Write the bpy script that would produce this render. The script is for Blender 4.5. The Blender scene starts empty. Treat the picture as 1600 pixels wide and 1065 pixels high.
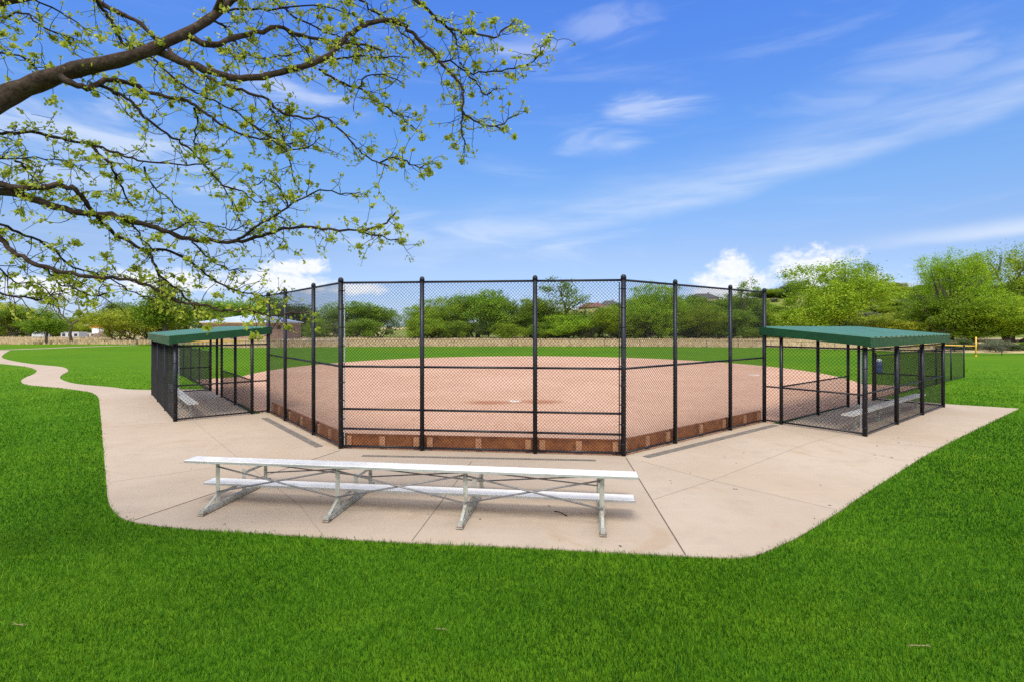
import bpy, math, random
import numpy as np
from mathutils import Vector
R = math.radians
random.seed(7)
rng = np.random.default_rng(11)
scn = bpy.context.scene
col = scn.collection

# ------------------------------------------------------------------ camera numbers
F, YH, CH = 809.0, 510.4, 2.66
def gp(x, y, z=0.0):
    "ground point seen at photo position x,y"
    D = F * (CH - z) / (y - YH)
    return ((x - 800) / F * D, D)
def pp(x, y, D):
    return Vector(((x - 800) / F * D, D, CH + (YH - y) / F * D))

# ------------------------------------------------------------------ materials
MATS = {}
class NT:
    "small node-tree helper"
    def __init__(s, tree): s.t = tree; s.n = tree.nodes; s.l = tree.links
    def node(s, typ, **kw):
        n = s.n.new(typ)
        for k, v in kw.items(): setattr(n, k, v)
        return n
    def put(s, sock, v):
        if hasattr(v, 'is_linked') or isinstance(v, bpy.types.NodeSocket): s.l.new(v, sock)
        else: sock.default_value = v
    def math(s, op, a, b=0.0, c=0.0, clamp=False):
        n = s.node('ShaderNodeMath', operation=op); n.use_clamp = clamp
        s.put(n.inputs[0], a); s.put(n.inputs[1], b)
        if op in ('MULTIPLY_ADD', 'SMOOTH_MIN', 'SMOOTH_MAX', 'COMPARE'): s.put(n.inputs[2], c)
        return n.outputs[0]
    def ramp(s, v, lo, hi, a=0.0, b=1.0, smooth=True):
        n = s.node('ShaderNodeMapRange'); n.interpolation_type = 'SMOOTHSTEP' if smooth else 'LINEAR'
        s.put(n.inputs[0], v); s.put(n.inputs[1], lo); s.put(n.inputs[2], hi); s.put(n.inputs[3], a); s.put(n.inputs[4], b)
        return n.outputs[0]
    def mix(s, f, a, b, mode='MIX'):
        n = s.node('ShaderNodeMix', data_type='RGBA', blend_type=mode)
        s.put(n.inputs[0], f)
        for i, v in ((6, a), (7, b)):
            if isinstance(v, (tuple, list)) and len(v) == 3: v = (*v, 1)
            s.put(n.inputs[i], v)
        return n.outputs[2]
    def noise(s, vec, scale, detail=3.0, rough=0.55, dist=0.0, dims='3D'):
        n = s.node('ShaderNodeTexNoise', noise_dimensions=dims)
        if vec is not None: s.l.new(vec, n.inputs['Vector'])
        n.inputs['Scale'].default_value = scale; n.inputs['Detail'].default_value = detail
        n.inputs['Roughness'].default_value = rough; n.inputs['Distortion'].default_value = dist
        return n.outputs['Fac']
    def mapping(s, vec, scale=(1, 1, 1), rot=(0, 0, 0), loc=(0, 0, 0)):
        n = s.node('ShaderNodeMapping'); s.l.new(vec, n.inputs[0])
        n.inputs['Scale'].default_value = scale; n.inputs['Rotation'].default_value = rot; n.inputs['Location'].default_value = loc
        return n.outputs[0]
def new_mat(name):
    m = bpy.data.materials.new(name); m.use_nodes = True
    nt = NT(m.node_tree); nt.n.clear()
    out = nt.node('ShaderNodeOutputMaterial')
    b = nt.node('ShaderNodeBsdfPrincipled'); nt.l.new(b.outputs[0], out.inputs[0])
    geo = nt.node('ShaderNodeNewGeometry'); tc = nt.node('ShaderNodeTexCoord')
    MATS[name] = m
    return m, nt, b, geo.outputs['Position'], tc.outputs['Object'], out
def bump(nt, b, h, strength, dist):
    n = nt.node('ShaderNodeBump'); n.inputs['Strength'].default_value = strength; n.inputs['Distance'].default_value = dist
    nt.l.new(h, n.inputs['Height']); nt.l.new(n.outputs[0], b.inputs['Normal'])
def simple(name, c1, c2=None, scale=6.0, rough=0.6, metal=0.0, spec=0.5, bstr=0.0, bscale=60, grime=None, gscale=3.0):
    m, nt, b, pos, obj, out = new_mat(name)
    c2 = c2 or tuple(x * 0.8 for x in c1)
    colr = nt.mix(nt.ramp(nt.noise(obj, scale, 5), 0.35, 0.65), c1, c2)
    if grime: colr = nt.mix(nt.ramp(nt.noise(pos, gscale, 6, 0.65), 0.52, 0.72), colr, grime)
    nt.put(b.inputs['Base Color'], colr)
    nt.put(b.inputs['Roughness'], nt.ramp(nt.noise(obj, scale * 3, 3), 0.2, 0.8, max(rough - .1, .05), min(rough + .12, 1)))
    b.inputs['Metallic'].default_value = metal; b.inputs['Specular IOR Level'].default_value = spec
    if bstr: bump(nt, b, nt.noise(obj, bscale, 4), bstr, 0.01)
    return m

def leaf_mat(name, ca, cb, cc, trans=0.35, rough=0.55):
    m, nt, b, pos, obj, out = new_mat(name)
    at = nt.node('ShaderNodeAttribute', attribute_name='tint')
    oi = nt.node('ShaderNodeObjectInfo')
    t = at.outputs['Fac']
    c = nt.mix(nt.ramp(t, 0.0, 0.55), ca, cb); c = nt.mix(nt.ramp(t, 0.55, 1.0), c, cc)
    hs = nt.node('ShaderNodeHueSaturation'); nt.l.new(c, hs.inputs['Color'])
    nt.put(hs.inputs['Value'], nt.ramp(oi.outputs['Random'], 0, 1, 0.85, 1.15, False))
    nt.put(hs.inputs['Hue'], nt.ramp(oi.outputs['Random'], 0, 1, 0.49, 0.508, False))
    nt.l.new(hs.outputs[0], b.inputs['Base Color'])
    b.inputs['Roughness'].default_value = rough; b.inputs['Specular IOR Level'].default_value = 0.08 if name == 'grass_blade' else 0.2
    tr = nt.node('ShaderNodeBsdfTranslucent'); nt.l.new(hs.outputs[0], tr.inputs[0])
    mx = nt.node('ShaderNodeMixShader'); mx.inputs[0].default_value = trans
    nt.l.new(b.outputs[0], mx.inputs[1]); nt.l.new(tr.outputs[0], mx.inputs[2]); nt.l.new(mx.outputs[0], out.inputs[0])
    return m

leaf_mat('locust_leaf', (0.24, 0.33, 0.025), (0.45, 0.54, 0.05), (0.66, 0.70, 0.12), 0.45)
leaf_mat('leaf_green', (0.085, 0.17, 0.010), (0.165, 0.28, 0.014), (0.28, 0.41, 0.028), 0.35)
leaf_mat('leaf_dark', (0.045, 0.08, 0.016), (0.075, 0.12, 0.02), (0.12, 0.17, 0.03), 0.2)
leaf_mat('leaf_yellow', (0.17, 0.22, 0.014), (0.29, 0.35, 0.02), (0.42, 0.46, 0.04), 0.35)
leaf_mat('leaf_bright', (0.13, 0.23, 0.010), (0.235, 0.37, 0.014), (0.38, 0.50, 0.03), 0.38)
leaf_mat('leaf_grey', (0.09, 0.11, 0.06), (0.14, 0.16, 0.08), (0.2, 0.21, 0.11), 0.2)
leaf_mat('grass_blade', (0.009, 0.046, 0.002), (0.053, 0.168, 0.006), (0.185, 0.34, 0.020), 0.25, 0.5)
leaf_mat('straw', (0.46, 0.37, 0.19), (0.58, 0.48, 0.27), (0.66, 0.57, 0.36), 0.25)

simple('black_vinyl', (0.006, 0.0065, 0.010), (0.009, 0.010, 0.015), 9, 0.42, 0, 0.35, grime=(0.022, 0.022, 0.028), gscale=7)
simple('wire', (0.006, 0.006, 0.007), (0.009, 0.009, 0.01), 5, 0.5, 0, 0.3)
simple('galvanised', (0.42, 0.43, 0.44), (0.32, 0.33, 0.34), 14, 0.42, 0.7)
simple('aluminium', (0.75, 0.71, 0.63), (0.69, 0.65, 0.57), 2.5, 0.42, 0.0, 0.5, grime=(0.63, 0.60, 0.54), gscale=4)
simple('aluminium_edge', (0.50, 0.51, 0.50), (0.42, 0.43, 0.42), 4, 0.4, 0.35)
simple('mill_steel', (0.42, 0.42, 0.36), (0.34, 0.34, 0.29), 10, 0.5, 0.25, grime=(0.2, 0.13, 0.07), gscale=9)
simple('worn_steel', (0.17, 0.12, 0.085), (0.11, 0.08, 0.06), 10, 0.7)
simple('dry_stem', (0.36, 0.27, 0.15), (0.30, 0.22, 0.12), 8, 0.8)
simple('rod_steel', (0.24, 0.23, 0.23), (0.18, 0.17, 0.17), 10, 0.45, 0.5)
simple('board_wood', (0.34, 0.125, 0.042), (0.24, 0.082, 0.028), 5, 0.8, grime=(0.14, 0.05, 0.022), gscale=3)
simple('block_wood', (0.55, 0.28, 0.15), (0.46, 0.22, 0.11), 8, 0.8)
simple('green_trim', (0.003, 0.042, 0.013), (0.005, 0.052, 0.017), 3, 0.4, 0.0, 0.3)
simple('bark', (0.060, 0.040, 0.028), (0.024, 0.016, 0.012), 26, 0.9, spec=0.15, bstr=1.0, bscale=38, grime=(0.10, 0.075, 0.055), gscale=13)
simple('twig_bark', (0.028, 0.019, 0.015), (0.016, 0.011, 0.009), 20, 0.85, spec=0.15)
simple('far_bark', (0.11, 0.085, 0.065), (0.07, 0.055, 0.042), 3, 0.9)
simple('brick_tan', (0.36, 0.24, 0.18), (0.30, 0.19, 0.14), 1.2, 0.85)
simple('cream_trim', (0.6, 0.52, 0.42), (0.52, 0.45, 0.36), 1, 0.7)
simple('metal_roof_pale', (0.62, 0.68, 0.74), (0.50, 0.58, 0.68), 0.3, 0.3, 0.35)
simple('roof_red', (0.17, 0.075, 0.055), (0.13, 0.06, 0.045), 1, 0.85)
simple('roof_grey', (0.085, 0.08, 0.08), (0.06, 0.058, 0.06), 1, 0.85)
simple('stucco', (0.42, 0.34, 0.27), (0.36, 0.29, 0.23), 1, 0.85)
simple('dark_glass', (0.03, 0.035, 0.045), (0.02, 0.025, 0.03), 1, 0.12)
simple('yellow_paint', (0.80, 0.45, 0.04), (0.74, 0.40, 0.03), 3, 0.45)
simple('white_paint', (0.78, 0.78, 0.77), (0.68, 0.68, 0.67), 2, 0.5)
simple('pale_grey_paint', (0.5, 0.52, 0.55), (0.42, 0.44, 0.47), 2, 0.5)
simple('orange_paint', (0.70, 0.28, 0.03), (0.6, 0.22, 0.025), 2, 0.5)
simple('blue_plastic', (0.05, 0.10, 0.28), (0.04, 0.08, 0.22), 3, 0.45)
simple('rubber', (0.02, 0.02, 0.02), (0.03, 0.03, 0.03), 3, 0.8)
simple('soil_pile', (0.20, 0.135, 0.09), (0.12, 0.085, 0.06), 1.5, 0.95, bstr=0.8, bscale=3)
simple('bounce_underside', (0.70, 0.70, 0.67), (0.64, 0.64, 0.61), 4, 0.5)
simple('drain_iron', (0.23, 0.20, 0.165), (0.18, 0.155, 0.13), 6, 0.85, spec=0.2, grime=(0.31, 0.25, 0.19), gscale=5)
simple('drain_dark', (0.07, 0.06, 0.05), (0.05, 0.043, 0.036), 6, 0.9)
simple('joint_dark', (0.13, 0.085, 0.06), (0.08, 0.055, 0.04), 8, 0.95)
simple('joint_pale', (0.36, 0.27, 0.21), (0.31, 0.235, 0.18), 8, 0.95)
simple('rubber_plate', (0.72, 0.62, 0.53), (0.62, 0.50, 0.41), 5, 0.8)

def concrete():
    m, nt, b, pos, obj, out = new_mat('concrete')
    big = nt.noise(pos, 0.35, 4, 0.6, 0.4); mid = nt.noise(pos, 2.2, 6, 0.65); fine = nt.noise(pos, 90, 3, 0.7)
    c = nt.mix(nt.ramp(big, 0.3, 0.7), (0.451, 0.359, 0.259), (0.410, 0.313, 0.215))
    c = nt.mix(nt.ramp(mid, 0.45, 0.75, 0, 0.55), c, (0.352, 0.279, 0.203))
    streak = nt.noise(nt.mapping(pos, (0.5, 5, 1), (0, 0, R(-6))), 1.3, 5, 0.65)
    c = nt.mix(nt.ramp(streak, 0.5, 0.72, 0, 0.3), c, (0.487, 0.391, 0.285))
    stain = nt.noise(nt.mapping(pos, (1, 1, 1), (0, 0, 0), (31, 7, 0)), 0.55, 4, 0.7, 1.2)
    c = nt.mix(nt.ramp(stain, 0.57, 0.72, 0, 0.45), c, (0.360, 0.238, 0.130))
    c = nt.mix(nt.ramp(fine, 0.3, 0.75, 0, 0.25), c, (0.306, 0.242, 0.172))
    spk = nt.noise(nt.mapping(pos, (1, 1, 1), (0, 0, 0), (5, 3, 0)), 14, 2, 0.5)
    c = nt.mix(nt.ramp(spk, 0.74, 0.80, 0, 0.55), c, (0.216, 0.149, 0.095))
    sx = nt.node('ShaderNodeSeparateXYZ'); nt.l.new(pos, sx.inputs[0])
    for (a_, b_), tone in ((((978, 714), (1071, 866)), (1.045, 1.05, 1.055)), (((531, 703), (209, 812)), (.955, .965, .985)), (((1003, 720), (1318, 798)), (1.03, 1.025, 1.01)), (((158, 667.5), (254, 660)), (1.03, 1.03, 1.04))):
        (x0, y0), (x1, y1) = gp(*a_), gp(*b_); nx, ny = -(y1 - y0), x1 - x0; ln = math.hypot(nx, ny); nx /= ln; ny /= ln
        d_ = nt.math('ADD', nt.math('MULTIPLY', nt.math('SUBTRACT', sx.outputs[0], x0), nx), nt.math('MULTIPLY', nt.math('SUBTRACT', sx.outputs[1], y0), ny))
        c = nt.mix(nt.math('GREATER_THAN', d_, 0.0), c, nt.mix(1.0, c, tone, 'MULTIPLY'))
    nt.put(b.inputs['Base Color'], c); b.inputs['Roughness'].default_value = 0.85; b.inputs['Specular IOR Level'].default_value = 0.3
    bump(nt, b, fine, 0.25, 0.004)
concrete()
def dirt():
    m, nt, b, pos, obj, out = new_mat('infield_dirt')
    big = nt.noise(pos, 0.22, 5, 0.6, 0.6); mid = nt.noise(pos, 1.6, 6, 0.65); fine = nt.noise(pos, 45, 4, 0.7)
    rake = nt.noise(nt.mapping(pos, (6, 0.5, 1), (0, 0, R(38))), 1.2, 4, 0.6)
    c = nt.mix(nt.ramp(big, 0.3, 0.7), (0.598, 0.371, 0.246), (0.523, 0.307, 0.196))
    c = nt.mix(nt.ramp(mid, 0.45, 0.8, 0, 0.5), c, (0.448, 0.232, 0.139))
    c = nt.mix(nt.ramp(rake, 0.45, 0.75, 0, 0.35), c, (0.640, 0.427, 0.298))
    c = nt.mix(nt.ramp(fine, 0.35, 0.8, 0, 0.3), c, (0.406, 0.232, 0.143))
    # scuffed damp soil round the two batter's boxes
    for (cx, cy, rx, ry) in ((-0.75, 18.3, 1.0, 0.55), (1.0, 18.5, 0.9, 0.6)):
        sx = nt.node('ShaderNodeSeparateXYZ'); nt.l.new(pos, sx.inputs[0])
        dx = nt.math('DIVIDE', nt.math('SUBTRACT', sx.outputs[0], cx), rx); dy = nt.math('DIVIDE', nt.math('SUBTRACT', sx.outputs[1], cy), ry)
        d = nt.math('SQRT', nt.math('ADD', nt.math('MULTIPLY', dx, dx), nt.math('MULTIPLY', dy, dy)))
        d = nt.math('ADD', d, nt.math('MULTIPLY', nt.math('SUBTRACT', mid, 0.5), 1.4))
        c = nt.mix(nt.ramp(d, 0.3, 1.3, 0.85, 0.0), c, (0.353, 0.145, 0.068))
    nt.put(b.inputs['Base Color'], c); b.inputs['Roughness'].default_value = 0.95; b.inputs['Specular IOR Level'].default_value = 0.15
    bump(nt, b, nt.math('ADD', fine, nt.math('MULTIPLY', rake, 0.7)), 0.5, 0.02)
dirt()
def lawn():
    m, nt, b, pos, obj, out = new_mat('lawn')
    big = nt.noise(pos, 0.09, 4, 0.6, 0.3); mid = nt.noise(pos, 0.8, 5, 0.65)
    st = nt.noise(nt.mapping(pos, (0.35, 1.6, 1), (0, 0, R(12))), 0.9, 5, 0.65)
    fine = nt.noise(pos, 38, 4, 0.75)
    c = nt.mix(nt.ramp(big, 0.3, 0.7), (0.069, 0.165, 0.006), (0.100, 0.191, 0.006))
    c = nt.mix(nt.ramp(mid, 0.45, 0.75, 0, 0.5), c, (0.052, 0.146, 0.005))
    c = nt.mix(nt.ramp(st, 0.48, 0.72, 0, 0.55), c, (0.138, 0.234, 0.010))
    c = nt.mix(nt.ramp(fine, 0.35, 0.8, 0.0, 0.6), c, (0.048, 0.139, 0.006))
    nt.put(b.inputs['Base Color'], c); b.inputs['Roughness'].default_value = 0.9; b.inputs['Specular IOR Level'].default_value = 0.03
    bump(nt, b, nt.math('ADD', fine, nt.math('MULTIPLY', st, 1.0)), 0.35, 0.03)
lawn()
def meadow():
    m, nt, b, pos, obj, out = new_mat('dry_meadow')
    big = nt.noise(pos, 0.03, 4, 0.6, 0.3); mid = nt.noise(nt.mapping(pos, (0.4, 1.5, 1)), 0.35, 5, 0.65); fine = nt.noise(pos, 3, 4, 0.7)
    c = nt.mix(nt.ramp(big, 0.35, 0.65), (0.575, 0.425, 0.213), (0.500, 0.400, 0.188))
    c = nt.mix(nt.ramp(mid, 0.45, 0.7, 0, 0.7), c, (0.625, 0.438, 0.250))
    c = nt.mix(nt.ramp(fine, 0.5, 0.75, 0, 0.6), c, (0.312, 0.275, 0.100))
    nt.put(b.inputs['Base Color'], c); b.inputs['Roughness'].default_value = 0.95; b.inputs['Specular IOR Level'].default_value = 0.1
    bump(nt, b, fine, 0.6, 0.3)
meadow()
def hillmat():
    m, nt, b, pos, obj, out = new_mat('hillside')
    big = nt.noise(pos, 0.035, 5, 0.6, 0.5); mid = nt.noise(pos, 0.16, 6, 0.7); fine = nt.noise(pos, 0.9, 5, 0.75)
    c = nt.mix(nt.ramp(big, 0.38, 0.6), (0.15, 0.22, 0.03), (0.24, 0.26, 0.06))
    c = nt.mix(nt.ramp(mid, 0.5, 0.66, 0, 0.75), c, (0.40, 0.30, 0.15))
    c = nt.mix(nt.ramp(fine, 0.5, 0.68, 0, 0.8), c, (0.085, 0.12, 0.03))
    nt.put(b.inputs['Base Color'], c); b.inputs['Roughness'].default_value = 0.95; b.inputs['Specular IOR Level'].default_value = 0.1
    bump(nt, b, nt.math('ADD', mid, fine), 0.8, 1.0)
hillmat()
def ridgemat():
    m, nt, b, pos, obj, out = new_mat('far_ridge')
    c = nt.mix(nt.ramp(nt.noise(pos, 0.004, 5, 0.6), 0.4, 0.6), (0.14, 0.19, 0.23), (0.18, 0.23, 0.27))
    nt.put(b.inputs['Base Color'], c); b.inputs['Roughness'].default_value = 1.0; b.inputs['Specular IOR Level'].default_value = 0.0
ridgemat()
def roofmat():
    m, nt, b, pos, obj, out = new_mat('green_roof')
    c = nt.mix(nt.ramp(nt.noise(pos, 1.2, 5, 0.65), 0.35, 0.7), (0.014, 0.105, 0.062), (0.022, 0.135, 0.085))
    for ang in (0.675 + math.pi / 2, -0.89 - math.pi / 2 + math.pi):
        stv = nt.noise(nt.mapping(pos, (.35, 7, 1), (0, 0, -ang)), 1.0, 4, .6); c = nt.mix(nt.ramp(stv, .5, .75, 0, .35), c, (0.05, 0.17, 0.12))
    nt.put(b.inputs['Base Color'], c); nt.put(b.inputs['Roughness'], nt.ramp(nt.noise(pos, 5, 4), 0.3, 0.7, 0.28, 0.45))
    b.inputs['Specular IOR Level'].default_value = 0.6
roofmat()

# ------------------------------------------------------------------ mesh helpers
class MB:
    "collects shapes; build() links them as ONE mesh object"
    def __init__(s): s.v = []; s.f = []; s.m = []; s.mats = []
    def _mi(s, mat):
        if mat not in s.mats: s.mats.append(mat)
        return s.mats.index(mat)
    def poly(s, pts, mat):
        i = len(s.v); s.v += [tuple(p) for p in pts]; s.f.append(tuple(range(i, i + len(pts)))); s.m.append(s._mi(mat))
    def box(s, c, size, mat, ax=(1, 0, 0), ay=None, az=(0, 0, 1), bev=0.0):
        ax = Vector(ax).normalized(); az = Vector(az).normalized()
        ay = Vector(ay).normalized() if ay is not None else az.cross(ax).normalized()
        c = Vector(c); hx, hy, hz = size[0] / 2, size[1] / 2, size[2] / 2; mi = s._mi(mat)
        if bev <= 0:
            i = len(s.v)
            for sx in (-1, 1):
                for sy in (-1, 1):
                    for sz in (-1, 1): s.v.append(tuple(c + ax * hx * sx + ay * hy * sy + az * hz * sz))
            for q in ((0, 1, 3, 2), (4, 6, 7, 5), (0, 4, 5, 1), (2, 3, 7, 6), (0, 2, 6, 4), (1, 5, 7, 3)):
                s.f.append(tuple(i + k for k in q)); s.m.append(mi)
        else:   # octagonal section along x, with bevelled long edges
            sec = [(-hy + bev, -hz), (hy - bev, -hz), (hy, -hz + bev), (hy, hz - bev), (hy - bev, hz), (-hy + bev, hz), (-hy, hz - bev), (-hy, -hz + bev)]
            i = len(s.v)
            for sx in (-hx, hx):
                for (y, z) in sec: s.v.append(tuple(c + ax * sx + ay * y + az * z))
            for k in range(8):
                s.f.append((i + k, i + (k + 1) % 8, i + 8 + (k + 1) % 8, i + 8 + k)); s.m.append(mi)
            s.f.append(tuple(i + k for k in reversed(range(8)))); s.m.append(mi)
            s.f.append(tuple(i + 8 + k for k in range(8))); s.m.append(mi)
    def tube(s, pts, rad, mat, n=8, cap=True):
        pts = [Vector(p) for p in pts]
        if not isinstance(rad, (list, tuple)): rad = [rad] * len(pts)
        mi = s._mi(mat); i0 = len(s.v); up = None
        for k, p in enumerate(pts):
            t = (pts[min(k + 1, len(pts) - 1)] - pts[max(k - 1, 0)]).normalized()
            if up is None:
                up = Vector((0, 0, 1)) if abs(t.z) < 0.9 else Vector((1, 0, 0))
            a = (up - t * up.dot(t)).normalized(); bb = t.cross(a); up = a
            for j in range(n):
                an = 2 * math.pi * j / n
                s.v.append(tuple(p + (a * math.cos(an) + bb * math.sin(an)) * rad[k]))
        for k in range(len(pts) - 1):
            for j in range(n):
                s.f.append((i0 + k * n + j, i0 + k * n + (j + 1) % n, i0 + (k + 1) * n + (j + 1) % n, i0 + (k + 1) * n + j)); s.m.append(mi)
        if cap:
            s.f.append(tuple(i0 + j for j in reversed(range(n)))); s.m.append(mi)
            e = i0 + (len(pts) - 1) * n
            s.f.append(tuple(e + j for j in range(n))); s.m.append(mi)
    def mesh(s, name, smooth=False):
        me = bpy.data.meshes.new(name); me.from_pydata(s.v, [], s.f)
        for k in s.mats: me.materials.append(MATS[k])
        me.polygons.foreach_set('material_index', s.m)
        if smooth: me.polygons.foreach_set('use_smooth', [len(f) == 4 for f in s.f])
        me.update(); return me
    def build(s, name, parent=None, smooth=False):
        return link(name, s.mesh(name, smooth), parent)
def link(name, me, parent=None):
    o = bpy.data.objects.new(name, me); col.objects.link(o)
    if parent is not None:
        o.parent = parent
        w = parent.location; q = parent.parent
        L = Vector(w)
        while q is not None: L += Vector(q.location); q = q.parent
        o.location = -L if me is not None and me.get('world', 1) else (0, 0, 0)
    return o
def tag(o, label=None, cat=None, group=None, kind=None):
    if label: o['label'] = label
    if cat: o['category'] = cat
    if group: o['group'] = group
    if kind: o['kind'] = kind
    return o
def empty(name, loc, label, cat, group=None):
    o = bpy.data.objects.new(name, None); col.objects.link(o); o.location = loc; o.empty_display_size = 0.3
    return tag(o, label, cat, group)
def np_mesh(name, verts, faces, mat, tint=None, smooth=False):
    me = bpy.data.meshes.new(name); nv = len(verts); nf, k = faces.shape
    me.vertices.add(nv); me.vertices.foreach_set('co', verts.astype(np.float32).ravel())
    me.loops.add(nf * k); me.loops.foreach_set('vertex_index', faces.astype(np.int32).ravel())
    me.polygons.add(nf); me.polygons.foreach_set('loop_start', np.arange(0, nf * k, k, dtype=np.int32))
    me.polygons.foreach_set('loop_total', np.full(nf, k, dtype=np.int32))
    me.materials.append(MATS[mat])
    me.update(calc_edges=True)
    if tint is not None:
        a = me.attributes.new('tint', 'FLOAT', 'FACE'); a.data.foreach_set('value', tint.astype(np.float32))
    return me
def inside(px, py, poly):
    poly = np.asarray(poly); r = np.zeros(px.shape, bool); n = len(poly); j = n - 1
    for i in range(n):
        xi, yi = poly[i]; xj, yj = poly[j]
        with np.errstate(divide='ignore', invalid='ignore'):
            c = ((yi > py) != (yj > py)) & (px < (xj - xi) * (py - yi) / (yj - yi + 1e-12) + xi)
        r ^= c; j = i
    return r
def smooth_line(pts, sub=6):
    "Catmull-Rom through 2D/3D points"
    P = [np.array(p, float) for p in pts]; P = [2 * P[0] - P[1]] + P + [2 * P[-1] - P[-2]]
    out = []
    for i in range(1, len(P) - 2):
        for k in range(sub):
            t = k / sub; a, b, c, d = P[i - 1:i + 3]
            out.append(0.5 * ((2 * b) + (c - a) * t + (2 * a - 5 * b + 4 * c - d) * t * t + (3 * b - a - 3 * c + d) * t ** 3))
    out.append(P[-2]); return out
def sheet(name, poly, z, mat, thick=0.0):
    mb = MB(); mb.poly([(x, y, z) for x, y in poly], mat)
    if thick:
        n = len(poly)
        for i in range(n):
            a, b = poly[i], poly[(i + 1) % n]
            mb.poly([(a[0], a[1], z), (b[0], b[1], z), (b[0], b[1], z - thick), (a[0], a[1], z - thick)], mat)
    return tag(mb.build(name), kind='structure')

# ------------------------------------------------------------------ the ball field's own axes
PHI, BEND = -0.1089, 0.7841
u = Vector((math.cos(PHI), math.sin(PHI), 0)); v = Vector((-u.y, u.x, 0)); C0 = Vector((-0.7268, 11.0355, 0))
def rotd(s): return (u * (s * math.cos(BEND)) + v * math.sin(BEND))
dR, dL = rotd(1), rotd(-1)
nR = Vector((dR.y, -dR.x, 0)); nL = Vector((-dL.y, dL.x, 0))
KR, KL = C0 + u * 3.05, C0 - u * 3.05
ER, EL = KR + dR * 6.1173, KL + dL * 6.1173
def dug(side, t, w, z=0.0):
    E, d, n = (ER, dR, nR) if side > 0 else (EL, dL, nL)
    p = E + d * t + n * w
    return Vector((p.x, p.y, z))
HOME = C0 + v * 7.6

# ------------------------------------------------------------------ ground, pad, infield
def circle(cx, cy, r, n): return [(cx + r * math.cos(2 * math.pi * i / n), cy + r * math.sin(2 * math.pi * i / n)) for i in range(n)]
sheet('ground', circle(0, 100, 4500, 96), -0.09, 'dry_meadow')

LAWN_FAR = [(-140, 30), (-140, 72), (-75, 80), (-55, 80), (-46, 78)] + [(-36, 66), (-24, 70), (0, 72), (20, 70.5), (34, 67), (46, 54), (58, 52), (75, 52), (120, 54), (140, 40)]
lawn_poly = [(140, -60), (-140, -60)] + LAWN_FAR
lawn_poly = lawn_poly[::-1]
sheet('lawn', lawn_poly, -0.016, 'lawn')

dirt_poly = []
pc = C0 + v * 20.2
for k in range(0, 61):
    a = R(-18 + 216 * k / 60); p = pc + (u * math.cos(a) + v * math.sin(a)) * 16.4
    dirt_poly.append((p.x, p.y))
for q in (C0 - u * 17.0 + v * 13.6, dug(-1, 8.0, .46), dug(-1, 0, .2), EL, KL, KR, ER, dug(1, 0, .2), dug(1, 8.0, .46), C0 + u * 17.6 + v * 14.2):
    dirt_poly.append((q.x, q.y))
sheet('infield', dirt_poly, -0.009, 'infield_dirt')

edge_left = [(-30, 566), (0, 567.5), (25, 570), (45, 573), (56, 577), (57, 580), (52, 584), (40, 589), (33, 594), (36, 598), (48, 601), (75, 603.5), (100, 606), (120, 608.5), (140, 611.5),
             (150, 616), (154.5, 622), (155.5, 630), (158, 655), (160, 680), (163, 715), (166, 750), (168, 775), (173, 790), (183, 803), (205, 813),
             (250, 820), (300, 825), (400, 831), (500, 838), (600, 844), (700, 849), (800, 853), (900, 858), (1000, 864), (1070, 867), (1120, 869), (1160, 869),
             (1190, 863), (1215, 852), (1250, 836), (1300, 805), (1350, 771), (1400, 739), (1450, 708), (1500, 682), (1545, 660), (1592, 637.5)]
eg = smooth_line([gp(x, y) for x, y in edge_left], 4)
eg = [(float(a[0]), float(a[1])) for a in eg]
top_path = [(237, 608.5), (200, 607.5), (178, 604.5), (150, 602), (120, 599), (103, 595), (95, 591), (94, 588), (98, 584), (105, 580.5), (106.5, 578), (103, 574.5), (92, 572), (70, 570), (50, 568), (30, 565),
            (12, 561.5), (4, 558.5), (3, 556), (7, 552), (12, 549), (16, 547)]
tp = [(float(a[0]), float(a[1])) for a in smooth_line([gp(x, y) for x, y in top_path], 4)]
pq = lambda p: (p.x, p.y)
right_end = [gp(1592, 637.5), pq(dug(1, 8.35, 2.44)), pq(dug(1, 8.35, .40))]
inner = [pq(dug(1, 0, .40)), pq(ER - nR * -.0 + Vector((0, 0, 0))), pq(KR), pq(KL), pq(EL), pq(dug(-1, 0, .40)), pq(dug(-1, 8.2, .40))]
far_left = [gp(237, 608.5)]
pad = eg + right_end[1:] + inner + far_left + tp[1:] + [gp(-30, 547.3)]
pad = pad[::-1]
sheet('concrete_pad', pad, 0.0, 'concrete', 0.08)
# the far footpath, a thin pale strip across the lawn
fp = [gp(-60, 548.2), gp(15, 545.8), gp(60, 544.2), gp(120, 541.8), gp(170, 540.2), gp(215, 539.2)]
a = smooth_line(fp, 5); mb = MB(); lft, rgt = [], []
for i, p in enumerate(a):
    t = a[min(i + 1, len(a) - 1)] - a[max(i - 1, 0)]; t /= np.linalg.norm(t); n_ = np.array((-t[1], t[0])) * 0.75
    lft.append((p[0] + n_[0], p[1] + n_[1])); rgt.append((p[0] - n_[0], p[1] - n_[1]))
for i in range(len(a) - 1):
    mb.poly([(*rgt[i], -.006), (*rgt[i + 1], -.006), (*lft[i + 1], -.006), (*lft[i], -.006)], 'concrete')
tag(mb.build('footpath'), kind='structure')

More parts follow.
